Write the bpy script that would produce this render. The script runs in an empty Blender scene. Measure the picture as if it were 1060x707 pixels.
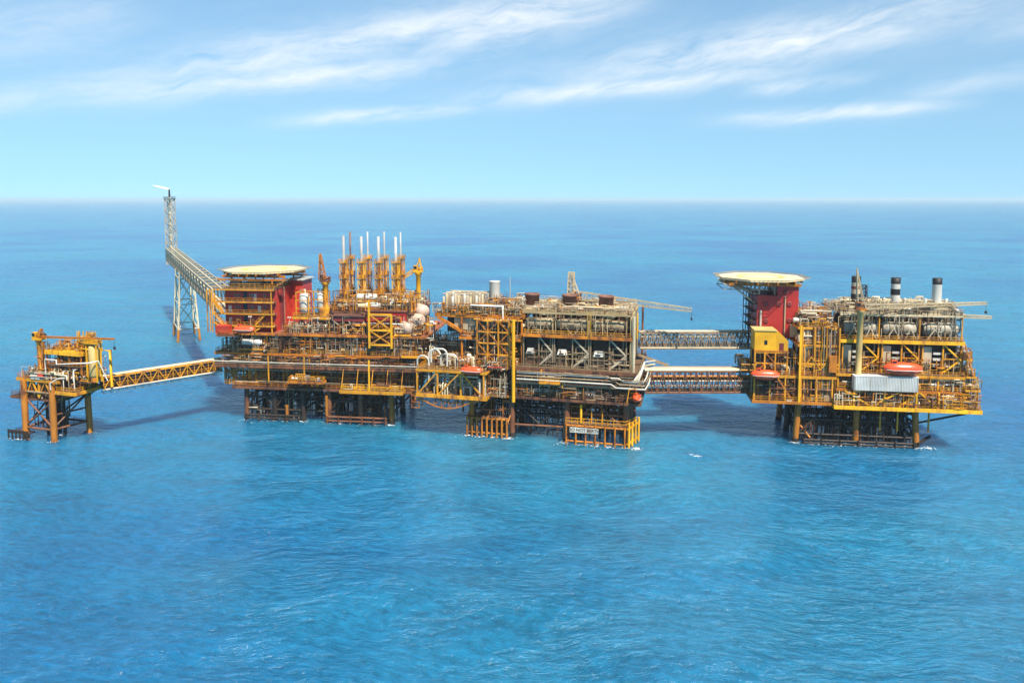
import bpy, math, random
from mathutils import Vector, Matrix
from math import sin, cos, radians as R, pi

S = bpy.context.scene
C = S.collection
RND = random.Random(7)

# ------------------------------------------------------------------ camera
W_, H_, FPX, HOR = 1060.0, 707.0, 760.0, 206.0
CAM_H = 68.0
PITCH = R(5.0)                      # the rest of the downward view is lens shift (a corrected lens)
PPY = HOR + FPX * math.tan(PITCH)    # the row of the principal point
cd = bpy.data.cameras.new('camera')
cd.sensor_width = 36.0
cd.lens = 36.0 * FPX / W_
cd.shift_y = -(H_ / 2 - PPY) / W_
cd.clip_start = 1.0
cd.clip_end = 200000.0
cam = bpy.data.objects.new('camera', cd)
C.objects.link(cam)
cam.location = (0, 0, CAM_H)
cam.rotation_euler = (pi / 2 - PITCH, 0, 0)
S.camera = cam


def ray(px, py):
    u, v = px - W_ / 2, PPY - py
    return Vector((u, FPX * cos(PITCH) + v * sin(PITCH), -FPX * sin(PITCH) + v * cos(PITCH)))


def at_depth(px, py, Y):
    d = ray(px, py)
    return Vector((0, 0, CAM_H)) + d * (Y / d.y)


def at_sea(px, py):
    d = ray(px, py)
    return Vector((0, 0, CAM_H)) + d * (-CAM_H / d.z)


# ------------------------------------------------------------------ materials
MAT = {}


def node_setup(m):
    m.use_nodes = True
    nt = m.node_tree
    for n in list(nt.nodes):
        nt.nodes.remove(n)
    o = nt.nodes.new('ShaderNodeOutputMaterial')
    b = nt.nodes.new('ShaderNodeBsdfPrincipled')
    nt.links.new(b.outputs[0], o.inputs[0])
    return nt, b


def paint(name, col, rust=0.3, rough=0.55, rcol=(0.10, 0.035, 0.015), scale=0.5, metal=0.0, vary=0.25, ribs=0.0):
    """Weathered marine paint: patchy fading, and rust in streaks that run down."""
    m = bpy.data.materials.new(name)
    nt, b = node_setup(m)
    N, L = nt.nodes.new, nt.links.new
    g = N('ShaderNodeNewGeometry')
    mp = N('ShaderNodeMapping')
    mp.inputs['Scale'].default_value = (1, 1, 0.35)
    L(g.outputs['Position'], mp.inputs['Vector'])
    n1 = N('ShaderNodeTexNoise')
    n1.inputs['Scale'].default_value = scale
    n1.inputs['Detail'].default_value = 6
    n1.inputs['Roughness'].default_value = 0.7
    L(mp.outputs[0], n1.inputs['Vector'])
    r1 = N('ShaderNodeValToRGB')
    lo = 0.66 - 0.28 * rust
    r1.color_ramp.elements[0].position = lo
    r1.color_ramp.elements[1].position = min(lo + 0.16, 1)
    r1.color_ramp.elements[0].color = (0, 0, 0, 1)
    k = min(1, 0.45 + rust)
    r1.color_ramp.elements[1].color = (k, k, k, 1)
    n2 = N('ShaderNodeTexNoise')
    n2.inputs['Scale'].default_value = scale * 0.37
    n2.inputs['Detail'].default_value = 3
    L(g.outputs['Position'], n2.inputs['Vector'])
    vr = N('ShaderNodeMapRange')
    vr.inputs['From Min'].default_value = 0.3
    vr.inputs['From Max'].default_value = 0.7
    vr.inputs['To Min'].default_value = 1 - vary
    vr.inputs['To Max'].default_value = 1 + vary * 0.6
    L(n2.outputs['Fac'], vr.inputs['Value'])
    oi = N('ShaderNodeObjectInfo')
    ov = N('ShaderNodeMapRange')
    ov.inputs['To Min'].default_value = 1 - vary * 0.9
    ov.inputs['To Max'].default_value = 1 + vary * 0.5
    L(oi.outputs['Random'], ov.inputs['Value'])
    vm = N('ShaderNodeMath')
    vm.operation = 'MULTIPLY'
    L(vr.outputs[0], vm.inputs[0])
    L(ov.outputs[0], vm.inputs[1])
    ra = N('ShaderNodeMath')
    ra.operation = 'MULTIPLY_ADD'
    ra.inputs[1].default_value = 0.14
    ra.inputs[2].default_value = -0.07
    L(oi.outputs['Random'], ra.inputs[0])
    rs = N('ShaderNodeMath')
    rs.operation = 'ADD'
    L(n1.outputs['Fac'], rs.inputs[0])
    L(ra.outputs[0], rs.inputs[1])
    L(rs.outputs[0], r1.inputs['Fac'])
    mul = N('ShaderNodeMixRGB')
    mul.blend_type = 'MULTIPLY'
    mul.inputs['Fac'].default_value = 1
    mul.inputs['Color1'].default_value = (*col, 1)
    L(vm.outputs[0], mul.inputs['Color2'])
    mx = N('ShaderNodeMixRGB')
    L(r1.outputs['Color'], mx.inputs['Fac'])
    L(mul.outputs[0], mx.inputs['Color1'])
    mx.inputs['Color2'].default_value = (*rcol, 1)
    L(mx.outputs[0], b.inputs['Base Color'])
    b.inputs['Roughness'].default_value = rough
    b.inputs['Metallic'].default_value = metal
    if ribs:
        w = N('ShaderNodeTexWave')
        w.inputs['Scale'].default_value = ribs
        tc = N('ShaderNodeTexCoord')
        L(tc.outputs['Object'], w.inputs['Vector'])
        bm = N('ShaderNodeBump')
        bm.inputs['Strength'].default_value = 0.5
        bm.inputs['Distance'].default_value = 0.12
        L(w.outputs['Fac'], bm.inputs['Height'])
        L(bm.outputs[0], b.inputs['Normal'])
    MAT[name] = m
    return m


paint('yellow_paint', (0.70, 0.30, 0.007), 0.56, rcol=(0.22, 0.07, 0.015))
paint('bright_yellow', (0.80, 0.40, 0.006), 0.36, rcol=(0.34, 0.12, 0.02))
paint('amber_paint', (0.54, 0.175, 0.006), 0.60, rcol=(0.18, 0.055, 0.015))
paint('orange_steel', (0.47, 0.165, 0.012), 0.50, rcol=(0.12, 0.035, 0.012))
paint('rusty_steel', (0.20, 0.075, 0.03), 0.6, rcol=(0.05, 0.02, 0.012))
paint('rust_brown', (0.17, 0.07, 0.045), 0.3, rcol=(0.07, 0.03, 0.02), rough=0.7)
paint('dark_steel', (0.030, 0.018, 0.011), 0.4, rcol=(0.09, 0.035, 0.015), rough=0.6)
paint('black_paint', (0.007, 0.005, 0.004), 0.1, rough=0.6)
paint('grey_steel', (0.27, 0.19, 0.105), 0.42, rcol=(0.15, 0.07, 0.028), rough=0.5)
paint('galvanised', (0.50, 0.40, 0.265), 0.3, rcol=(0.24, 0.13, 0.055), rough=0.45)
paint('white_paint', (0.60, 0.56, 0.47), 0.26, rcol=(0.36, 0.22, 0.11), rough=0.4)
paint('cream_paint', (0.66, 0.56, 0.36), 0.22, rcol=(0.26, 0.14, 0.06), rough=0.5)
paint('beige_cladding', (0.45, 0.32, 0.15), 0.38, rcol=(0.18, 0.085, 0.03), rough=0.6)
paint('tan_duct', (0.52, 0.41, 0.24), 0.32, rcol=(0.22, 0.11, 0.04), rough=0.5)
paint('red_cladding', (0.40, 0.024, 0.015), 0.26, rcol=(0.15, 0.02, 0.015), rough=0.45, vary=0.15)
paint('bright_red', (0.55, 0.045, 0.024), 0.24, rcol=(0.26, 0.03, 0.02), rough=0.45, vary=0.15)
paint('dull_red', (0.20, 0.025, 0.02), 0.3, rough=0.6)
paint('lifeboat_orange', (0.74, 0.085, 0.022), 0.16, rough=0.3, vary=0.12)
paint('deck_plate', (0.15, 0.085, 0.04), 0.45, rcol=(0.08, 0.04, 0.02), rough=0.75)
paint('deck_red', (0.27, 0.085, 0.04), 0.4, rcol=(0.12, 0.05, 0.03), rough=0.7)
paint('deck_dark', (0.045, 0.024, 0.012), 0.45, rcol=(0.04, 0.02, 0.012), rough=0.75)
paint('helideck_cream', (0.60, 0.50, 0.29), 0.16, rcol=(0.6, 0.42, 0.13), rough=0.7, scale=0.25, vary=0.12)
paint('marking_yellow', (0.66, 0.48, 0.13), 0.1, rcol=(0.6, 0.5, 0.3), rough=0.7)
paint('louvre_grey', (0.62, 0.61, 0.55), 0.10, rcol=(0.35, 0.26, 0.16), rough=0.5, ribs=0.0)
paint('net_rope', (0.42, 0.30, 0.14), 0.3)
paint('pale_yellow', (0.70, 0.47, 0.16), 0.3)
paint('blue_paint', (0.04, 0.10, 0.25), 0.1)
paint('glass_dark', (0.012, 0.016, 0.02), 0.0, rough=0.1)
paint('brown_housing', (0.17, 0.105, 0.05), 0.4, rcol=(0.07, 0.035, 0.015), rough=0.7)
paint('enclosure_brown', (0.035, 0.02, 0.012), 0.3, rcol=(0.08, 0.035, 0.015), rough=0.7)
paint('marine_growth', (0.018, 0.016, 0.010), 0.4, rcol=(0.05, 0.03, 0.015), rough=0.8, scale=1.2)
paint('duct_brown', (0.36, 0.275, 0.155), 0.42, rcol=(0.15, 0.075, 0.03), rough=0.6)
paint('duct_grey', (0.36, 0.31, 0.22), 0.42, rcol=(0.17, 0.10, 0.05), rough=0.6)
paint('flue_grey', (0.38, 0.36, 0.33), 0.15, rcol=(0.3, 0.22, 0.14), rough=0.5)
paint('pink_white', (0.52, 0.37, 0.27), 0.12, rcol=(0.45, 0.25, 0.16), rough=0.4)

EQ = [m for m in MAT]


# ------------------------------------------------------------------ mesh builder
class MB:
    def __init__(self, mat='grey_steel'):
        self.v, self.f, self.fm, self.sm, self.mats, self.cur = [], [], [], [], [], 0
        self.use(mat)

    def use(self, mat):
        if mat not in self.mats:
            self.mats.append(mat)
        self.cur = self.mats.index(mat)
        return self

    def add(self, vs, fs, smooth=False):
        b = len(self.v)
        self.v += [tuple(p) for p in vs]
        for f in fs:
            self.f.append([b + i for i in f])
            self.fm.append(self.cur)
            self.sm.append(smooth)
        return self

    def box(self, x0, x1, y0, y1, z0, z1):
        vs = [(x, y, z) for z in (z0, z1) for y in (y0, y1) for x in (x0, x1)]
        return self.add(vs, [(0, 2, 3, 1), (4, 5, 7, 6), (0, 1, 5, 4), (2, 6, 7, 3), (0, 4, 6, 2), (1, 3, 7, 5)])

    def bar(self, p, q, w=0.3, h=None):
        p, q = Vector(p), Vector(q)
        d = q - p
        if d.length < 1e-5:
            return self
        h = h or w
        d.normalize()
        up = Vector((0, 0, 1)) if abs(d.z) < 0.95 else Vector((0, 1, 0))
        s = d.cross(up).normalized() * (w / 2)
        t = s.normalized().cross(d).normalized() * (h / 2)
        vs = [p - s - t, p + s - t, p + s + t, p - s + t, q - s - t, q + s - t, q + s + t, q - s + t]
        return self.add(vs, [(0, 1, 2, 3), (7, 6, 5, 4), (0, 4, 5, 1), (1, 5, 6, 2), (2, 6, 7, 3), (3, 7, 4, 0)])

    def tube(self, p, q, r, r2=None, n=10, cap=True):
        p, q = Vector(p), Vector(q)
        d = (q - p)
        if d.length < 1e-5:
            return self
        d.normalize()
        r2 = r if r2 is None else r2
        up = Vector((0, 0, 1)) if abs(d.z) < 0.95 else Vector((0, 1, 0))
        s = d.cross(up).normalized()
        t = s.cross(d).normalized()
        vs = []
        for c, rr in ((p, r), (q, r2)):
            for k in range(n):
                a = 2 * pi * k / n
                vs.append(c + s * (rr * cos(a)) + t * (rr * sin(a)))
        self.add(vs, [(k, (k + 1) % n, n + (k + 1) % n, n + k) for k in range(n)], True)
        if cap:
            self.add(vs[:n], [tuple(range(n))])
            self.add(vs[n:], [tuple(range(n))])
        return self

    def pipe(self, pts, r, n=8):
        """One swept pipe with mitred corners."""
        pts = [Vector(p) for p in pts]
        rings, prev = [], None
        for i, p in enumerate(pts):
            a = (p - pts[i - 1]).normalized() if i else None
            b = (pts[i + 1] - p).normalized() if i < len(pts) - 1 else None
            d = (a + b).normalized() if a and b and (a + b).length > 1e-4 else (a or b)
            if prev is None:
                up = Vector((0, 0, 1)) if abs(d.z) < 0.95 else Vector((0, 1, 0))
                s = d.cross(up).normalized()
            else:
                s = (prev - d * prev.dot(d))
                s = s.normalized() if s.length > 1e-4 else d.orthogonal().normalized()
            prev = s
            t = s.cross(d).normalized()
            k = 1.0
            if a and b:
                k = 1 / max(0.6, cos(a.angle(b) / 2))
            rings.append([p + (s * cos(2 * pi * j / n) + t * sin(2 * pi * j / n)) * r * (k if (a and b) else 1) for j in range(n)])
        vs = [p for ring in rings for p in ring]
        fs = []
        for i in range(len(rings) - 1):
            for j in range(n):
                fs.append((i * n + j, i * n + (j + 1) % n, (i + 1) * n + (j + 1) % n, (i + 1) * n + j))
        self.add(vs, fs, True)
        self.add(rings[0], [tuple(range(n))])
        self.add(rings[-1], [tuple(range(n))])
        return self

    def lathe(self, base, axis, prof, n=16):
        """prof: (distance along the axis, radius)."""
        base, axis = Vector(base), Vector(axis).normalized()
        up = Vector((0, 0, 1)) if abs(axis.z) < 0.95 else Vector((0, 1, 0))
        s = axis.cross(up).normalized()
        t = s.cross(axis).normalized()
        vs = []
        for (d, r) in prof:
            for k in range(n):
                a = 2 * pi * k / n
                vs.append(base + axis * d + (s * cos(a) + t * sin(a)) * max(r, 0.003))
        fs = []
        for i in range(len(prof) - 1):
            for k in range(n):
                fs.append((i * n + k, i * n + (k + 1) % n, (i + 1) * n + (k + 1) % n, (i + 1) * n + k))
        self.add(vs, fs, True)
        self.add(vs[:n], [tuple(range(n))])
        self.add(vs[-n:], [tuple(range(n))])
        return self

    def vessel(self, base, axis, length, r, n=16):
        e = r * 0.55
        prof = [(0, 0.02), (e * 0.12, r * 0.45), (e * 0.4, r * 0.8), (e, r), (length - e, r), (length - e * 0.4, r * 0.8), (length - e * 0.12, r * 0.45), (length, 0.02)]
        return self.lathe(base, axis, prof, n)

    def build(self, name, parent=None, loc=None, label=None):
        me = bpy.data.meshes.new(name)
        me.from_pydata(self.v, [], self.f)
        for m in self.mats:
            me.materials.append(MAT[m])
        me.polygons.foreach_set('material_index', self.fm)
        me.polygons.foreach_set('use_smooth', self.sm)
        me.update()
        o = bpy.data.objects.new(name, me)
        C.objects.link(o)
        if parent:
            o.parent = parent
        if loc is not None:
            o.location = loc
        if label:
            o['label'] = label
        return o


def thing(name, label, cat, loc=(0, 0, 0), rz=0.0, group=None):
    o = bpy.data.objects.new(name, None)
    o.empty_display_size = 0.5
    C.objects.link(o)
    o.location = loc
    o.rotation_euler = (0, 0, rz)
    o['label'] = label
    o['category'] = cat
    if group:
        o['group'] = group
    return o


def copy_part(o, parent, loc, rz=0.0, sc=(1, 1, 1)):
    c = o.copy()
    C.objects.link(c)
    c.parent = parent
    c.location = loc
    c.rotation_euler = (0, 0, rz)
    c.scale = sc
    return c


def fl(a, b, n):
    return [a + (b - a) * i / (n - 1) for i in range(n)] if n > 1 else [(a + b) / 2]


# ------------------------------------------------------------------ platforms
class Frame:
    """A local frame standing on the sea: x along the front, y away from the camera, z up."""

    def __init__(self, px, py, yaw):
        self.o = at_sea(px, py)
        self.rz = R(yaw)
        m = Matrix.Rotation(-self.rz, 3, 'Z')
        self.m = m
        self.c = m @ (Vector((0, 0, CAM_H)) - self.o)

    def q(self, px, py, y):
        d = self.m @ ray(px, py)
        return self.c + d * ((y - self.c.y) / d.y)

    def w(self, p):
        return self.o + Matrix.Rotation(self.rz, 3, 'Z') @ Vector(p)

    def thing(self, name, label, cat, group=None, at=None):
        """A thing whose parts are given in this frame's coordinates, its Empty at AT."""
        at = Vector(at) if at is not None else Vector((0, 0, 0))
        o = thing(name, label, cat, self.w(at), self.rz, group)
        o['_ox'], o['_oy'], o['_oz'] = at.x, at.y, at.z
        return o


def put(mb, name, root, label=None):
    """Link a mesh given in its frame's coordinates under a thing (or under a part) of that frame."""
    o = mb.build(name, root, None, label)
    if '_ox' in root.keys():
        o.location = (-root['_ox'], -root['_oy'], -root['_oz'])
    return o


def rail_mb(mb, pts, h=1.15, w=0.11, step=2.0, closed=False):
    pts = [Vector(p) for p in pts]
    if closed:
        pts.append(pts[0])
    for a, b in zip(pts, pts[1:]):
        n = max(1, int((b - a).length / step))
        for i in range(n + 1):
            p = a + (b - a) * i / n
            mb.bar(p, p + Vector((0, 0, h)), w)
        for z in (h, h * 0.5):
            mb.bar(a + Vector((0, 0, z)), b + Vector((0, 0, z)), w)
    return mb


class Deck:
    def __init__(s, x0, x1, y0, y1, z):
        s.x0, s.x1, s.y0, s.y1, s.z = x0, x1, y0, y1, z


def deck(F, root, pxl, pxr, py, y0, y1, plate='deck_plate', edge='yellow_paint', t=0.3, beam=0.7, rail='yellow_paint', joist='dark_steel', z=None):
    a, b = F.q(pxl, py, y0), F.q(pxr, py, y0)
    x0, x1 = a.x, b.x
    z = (a.z + b.z) / 2 if z is None else z
    d = put(MB(plate).box(x0, x1, y0, y1, z - t, z), 'deck', root)
    if edge:
        e = MB(edge)
        k = 0.22
        e.box(x0 - k, x1 + k, y0 - k, y0 - 0.003, z - beam, z + 0.05)
        e.box(x0 - k, x1 + k, y1 + 0.003, y1 + k, z - beam, z + 0.05)
        e.box(x0 - k, x0 - 0.003, y0, y1, z - beam, z + 0.05)
        e.box(x1 + 0.003, x1 + k, y0, y1, z - beam, z + 0.05)
        e.build('edge_beam', d)
    if joist:
        j = MB(joist)
        n = max(2, int((x1 - x0) / 4))
        for x in fl(x0 + 0.5, x1 - 0.5, n):
            j.box(x - 0.12, x + 0.12, y0 + 0.01, y1 - 0.01, z - t - beam * 0.8, z - t - 0.004)
        j.build('joist_frame', d)
    if rail:
        r = MB(rail)
        i = 0.1
        rail_mb(r, [(x0 + i, y0 + i, z), (x1 - i, y0 + i, z), (x1 - i, y1 - i, z), (x0 + i, y1 - i, z)], closed=True)
        r.build('guard_rail_frame', d)
    return Deck(x0, x1, y0, y1, z)


def column(root, x, y, z0, z1, r, mat, n=10, name='column', dx=0.0, dy=0.0):
    return put(MB(mat).tube((x + dx, y + dy, z0), (x, y, z1), r, n=n), name, root)


def brace(root, p, q, r, mat, name='brace'):
    return put(MB(mat).tube(p, q, r, n=8), name, root)


def braced_frame(root, x0, x1, y, z0, z1, kind, mat, w=0.3, n=1, name='brace_frame'):
    """n bays of bracing between two posts, in the plane y: X, K, V (apex up), Z."""
    mb = MB(mat)
    xs = fl(x0, x1, n + 1)
    for i in range(n):
        a, b = xs[i], xs[i + 1]
        m = (a + b) / 2
        if kind == 'X':
            mb.bar((a, y, z0), (b, y, z1), w)
            mb.bar((a, y + 0.02, z1), (b, y + 0.02, z0), w * 0.98)
        elif kind == 'V':
            mb.bar((a, y, z0), (m, y, z1), w)
            mb.bar((m, y + 0.01, z1), (b, y + 0.01, z0), w * 0.98)
        elif kind == 'A':
            mb.bar((a, y, z1), (m, y, z0), w)
            mb.bar((m, y + 0.01, z0), (b, y + 0.01, z1), w * 0.98)
        elif kind == 'K':
            zm = (z0 + z1) / 2
            mb.bar((a, y, zm), (b, y, z1), w)
            mb.bar((a, y + 0.01, zm), (b, y + 0.01, z0), w * 0.98)
        elif kind == 'Z':
            if i % 2:
                mb.bar((a, y, z0), (b, y, z1), w)
            else:
                mb.bar((a, y, z1), (b, y, z0), w)
    return put(mb, name, root)


def stair(root, p, q, width=1.2, mat='yellow_paint'):
    """A flight from p (foot) to q (head), running in x; treads between two stringers, with handrails."""
    p, q = Vector(p), Vector(q)
    mb = MB(mat)
    for s in (0, width):
        o = Vector((0, s, 0))
        mb.bar(p + o, q + o, 0.12, 0.34)
        mb.bar(p + o + Vector((0, 0, 1)), q + o + Vector((0, 0, 1)), 0.09)
        for i in range(0, 7):
            c = p + (q - p) * i / 6 + o
            mb.bar(c, c + Vector((0, 0, 1)), 0.08)
    n = max(3, int(abs(q.z - p.z) / 0.3))
    for i in range(n):
        c = p + (q - p) * (i + 0.5) / n
        mb.box(c.x - 0.16, c.x + 0.16, c.y + 0.07, c.y + width - 0.07, c.z - 0.03, c.z + 0.03)
    return put(mb, 'stairway', root)


def ladder_mb(mb, x, y, z0, z1, w=0.6):
    mb.bar((x - w / 2, y, z0), (x - w / 2, y, z1), 0.09)
    mb.bar((x + w / 2, y, z0), (x + w / 2, y, z1), 0.09)
    n = int((z1 - z0) / 0.6)
    for i in range(1, n):
        z = z0 + (z1 - z0) * i / n
        mb.bar((x - w / 2, y, z), (x + w / 2, y, z), 0.07)
    return mb


def lattice_mb(mb, p, q, w0, w1, bays, chord=0.16, web=0.1, depth0=None, depth1=None):
    """A four-chord lattice from p to q, tapering from w0 to w1."""
    p, q = Vector(p), Vector(q)
    d = (q - p).normalized()
    up = Vector((0, 0, 1)) if abs(d.z) < 0.95 else Vector((0, 1, 0))
    s = d.cross(up).normalized()
    t = s.cross(d).normalized()
    depth0, depth1 = depth0 or w0, depth1 or w1
    rows = []
    for i in range(bays + 1):
        k = i / bays
        c = p + (q - p) * k
        a, b = (w0 + (w1 - w0) * k) / 2, (depth0 + (depth1 - depth0) * k) / 2
        rows.append([c - s * a - t * b, c + s * a - t * b, c + s * a + t * b, c - s * a + t * b])
    for j in range(4):
        mb.bar(rows[0][j], rows[-1][j], chord)
    for i in range(bays + 1):
        for j in range(4):
            mb.bar(rows[i][j], rows[i][(j + 1) % 4], web)
    for i in range(bays):
        for j in range(4):
            if (i + j) % 2:
                mb.bar(rows[i][j], rows[i + 1][(j + 1) % 4], web)
            else:
                mb.bar(rows[i][(j + 1) % 4], rows[i + 1][j], web)
    return mb


# ------------------------------------------------------------------ deck equipment (prototypes that are copied as parts)
PROTO = {}


def proto(kind, mb):
    me = bpy.data.meshes.new(kind)
    me.from_pydata(mb.v, [], mb.f)
    for m in mb.mats:
        me.materials.append(MAT[m])
    me.polygons.foreach_set('material_index', mb.fm)
    me.polygons.foreach_set('use_smooth', mb.sm)
    me.update()
    PROTO.setdefault(kind, []).append(me)


def wheel(mb, c, r, axis=(0, 1, 0)):
    mb.lathe(Vector(c) - Vector(axis) * 0.05, axis, [(0, r * 0.7), (0, r), (0.1, r), (0.1, r * 0.7)], 10)


for body, alt in (('grey_steel', 'yellow_paint'), ('rusty_steel', 'white_paint'), ('beige_cladding', 'dark_steel'), ('white_paint', 'amber_paint')):
    b = MB(alt).box(-1.6, 1.6, -0.8, 0.8, 0, 0.3)
    b.use(body).lathe((-1.3, 0, 0.95), (1, 0, 0), [(0, 0.3), (0.1, 0.5), (1.3, 0.5), (1.4, 0.3), (1.7, 0.25), (1.8, 0.6), (2.4, 0.6), (2.5, 0.2)], 10)
    b.use(alt).pipe([(0.8, 0, 1.4), (0.8, 0, 2.2), (1.5, 0, 2.2), (1.5, 0, 0.2)], 0.16)
    b.use('dark_steel').box(-1.2, -0.9, -0.4, 0.4, 0.3, 0.6).box(-0.4, -0.1, -0.4, 0.4, 0.3, 0.6)
    proto('pump_skid', b)
for body in ('white_paint', 'grey_steel', 'tan_duct', 'rust_brown'):
    b = MB(body).vessel((-2.3, 0, 1.5), (1, 0, 0), 4.6, 0.85, 12)
    b.use('dark_steel').box(-1.5, -1.2, -0.7, 0.7, 0, 0.95).box(1.2, 1.5, -0.7, 0.7, 0, 0.95)
    b.use('grey_steel').tube((0.5, 0, 2.2), (0.5, 0, 3.0), 0.2).tube((-0.7, 0, 2.2), (-0.7, 0, 2.8), 0.16)
    b.use('yellow_paint')
    rail_mb(b, [(-1.4, -0.6, 2.4), (1.4, -0.6, 2.4)], 0.9, 0.07, 1.4)
    proto('separator_vessel', b)
for body in ('white_paint', 'cream_paint', 'grey_steel', 'galvanised'):
    b = MB('dark_steel')
    for sx in (-0.5, 0.5):
        for sy in (-0.5, 0.5):
            b.tube((sx, sy, 0), (sx, sy, 0.9), 0.08, n=6)
    b.use(body).vessel((0, 0, 0.6), (0, 0, 1), 3.4, 0.75, 12)
    b.use('grey_steel').pipe([(0, 0, 3.9), (0, 0, 4.4), (0.95, 0, 4.4), (0.95, 0, 0.2)], 0.12)
    b.use('yellow_paint')
    ladder_mb(b, 0, -0.85, 0.2, 4.2, 0.5)
    proto('vertical_vessel', b)
for body, alt in (('galvanised', 'red_cladding'), ('white_paint', 'grey_steel'), ('yellow_paint', 'dark_steel'), ('grey_steel', 'yellow_paint'), ('bright_red', 'white_paint'), ('blue_paint', 'white_paint')):
    b = MB(body).box(-0.8, 0.8, -0.45, 0.45, 0.12, 2.0)
    b.use('dark_steel').box(-0.85, 0.85, -0.5, 0.5, 0, 0.115)
    b.use(alt).box(-0.85, 0.85, -0.5, 0.5, 2.004, 2.1)
    b.use(alt).box(-0.6, -0.05, -0.5, -0.454, 0.4, 1.7).box(0.1, 0.6, -0.5, -0.454, 0.9, 1.6)
    proto('control_cabinet', b)
for pm, vm in (('white_paint', 'amber_paint'), ('grey_steel', 'bright_red'), ('rusty_steel', 'yellow_paint'), ('galvanised', 'dark_steel'), ('yellow_paint', 'grey_steel')):
    b = MB(pm).tube((-2.2, 0, 0.7), (2.2, 0, 0.7), 0.22).tube((-2.2, 0.7, 2.6), (2.2, 0.7, 2.6), 0.18)
    for i in range(6):
        x = -1.9 + i * 0.76
        b.use(pm).pipe([(x, 0, 0.7), (x, 0, 1.9), (x, 0.7, 2.3), (x, 0.7, 2.6)], 0.12, 7)
        b.use(vm).box(x - 0.2, x + 0.2, -0.2, 0.2, 1.1, 1.45)
        wheel(b, (x, -0.4, 1.28), 0.3)
    b.use('dark_steel').box(-2.1, -1.95, -0.3, 0.9, 0, 0.5).box(1.95, 2.1, -0.3, 0.9, 0, 0.5)
    proto('pipe_manifold', b)
for pm in ('white_paint', 'galvanised', 'grey_steel', 'cream_paint'):
    b = MB(pm)
    for i in range(3):
        y = i * 0.75 - 0.75
        b.pipe([(-1.3, y, 0), (-1.3, y, 2.4 + i * 0.3), (-1.0, y, 2.7 + i * 0.3), (1.0, y, 2.7 + i * 0.3), (1.3, y, 2.4 + i * 0.3), (1.3, y, 0)], 0.2)
    proto('pipe_loop', b)
for bm_, alt in (('beige_cladding', 'galvanised'), ('galvanised', 'grey_steel'), ('white_paint', 'dark_steel'), ('dull_red', 'grey_steel')):
    b = MB(bm_).box(-1.6, 1.6, -1.2, 1.2, 0.15, 2.5)
    for i in range(11):
        x = -1.5 + i * 0.3
        b.box(x - 0.06, x + 0.06, -1.26, -1.203, 0.3, 2.35)
    b.use('dark_steel').box(-1.65, 1.65, -1.28, -1.1, 0, 0.14).box(-1.65, 1.65, 1.1, 1.28, 0, 0.14)
    b.use(alt).box(-1.0, 0.2, -0.7, 0.7, 2.504, 3.0)
    b.lathe((0.9, 0, 2.504), (0, 0, 1), [(0, 0.45), (0.35, 0.45), (0.4, 0.25)], 12)
    proto('equipment_container', b)
for fm_ in ('yellow_paint', 'grey_steel', 'amber_paint'):
    b = MB(fm_)
    for sx in (-1.4, 1.4):
        for sy in (-1, 1):
            b.bar((sx, sy, 0), (sx, sy, 4.0), 0.16)
    for z in (1.9, 3.9):
        b.bar((-1.4, -1, z), (1.4, -1, z), 0.16).bar((-1.4, 1, z), (1.4, 1, z), 0.16).bar((-1.4, -1, z), (-1.4, 1, z), 0.16).bar((1.4, -1, z), (1.4, 1, z), 0.16)
    b.bar((-1.4, -1, 0), (1.4, -1, 1.9), 0.12).bar((1.4, -1, 1.9), (-1.4, -1, 3.9), 0.12)
    b.use('deck_plate').box(-1.32, 1.32, -0.92, 0.92, 1.9, 1.96)
    b.use('galvanised').tube((0.2, 0, 0), (0.2, 0, 3.4), 0.35).pipe([(-0.8, 0.2, 0), (-0.8, 0.2, 3.1), (0.2, 0.2, 3.1)], 0.15)
    b.use('white_paint').vessel((-1.0, -0.1, 2.6), (1, 0, 0), 2.1, 0.4, 10)
    proto('access_frame', b)
b = MB('rust_brown')
for i, (x, y) in enumerate(((0, 0), (0.7, 0.1), (0.3, 0.65), (1.1, 0.7))):
    b.use(('rust_brown', 'blue_paint', 'bright_red', 'rust_brown')[i])
    b.lathe((x - 0.5, y - 0.3, 0), (0, 0, 1), [(0, 0.29), (0.3, 0.3), (0.32, 0.31), (0.6, 0.3), (0.9, 0.29)], 10)
proto('oil_drum_stack', b)
for mm in ('galvanised', 'yellow_paint'):
    b = MB(mm).tube((0, 0, 0), (0, 0, 5.2), 0.08, 0.05, n=6).box(-0.5, 0.5, -0.12, 0.12, 5.0, 5.2)
    b.use('white_paint').box(-0.55, -0.2, -0.25, 0.0, 4.75, 5.0).box(0.2, 0.55, -0.25, 0.0, 4.75, 5.0)
    proto('floodlight_mast', b)


def clutter(root, x0, x1, y0, y1, z, n, kinds, seed, smin=0.7, smax=1.15):
    rnd = random.Random(seed)
    cols = max(1, int(round(n ** 0.5 * ((x1 - x0) / max(1, (y1 - y0))) ** 0.5)))
    rows = max(1, int(math.ceil(n / cols)))
    off = Vector((root['_ox'], root['_oy'], root['_oz'])) if '_ox' in root.keys() else Vector()
    for i in range(cols):
        for j in range(rows):
            x = x0 + (x1 - x0) * (i + 0.5 + rnd.uniform(-0.3, 0.3)) / cols
            y = y0 + (y1 - y0) * (j + 0.5 + rnd.uniform(-0.3, 0.3)) / rows
            k = rnd.choice(kinds)
            me = rnd.choice(PROTO[k])
            o = bpy.data.objects.new(k, me)
            C.objects.link(o)
            o.parent = root
            o.location = Vector((x, y, z)) - off
            o.rotation_euler = (0, 0, rnd.choice((0, 0, 0, pi / 2, pi, -pi / 2)))
            s = rnd.uniform(smin, smax)
            o.scale = (s, s, s)


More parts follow.
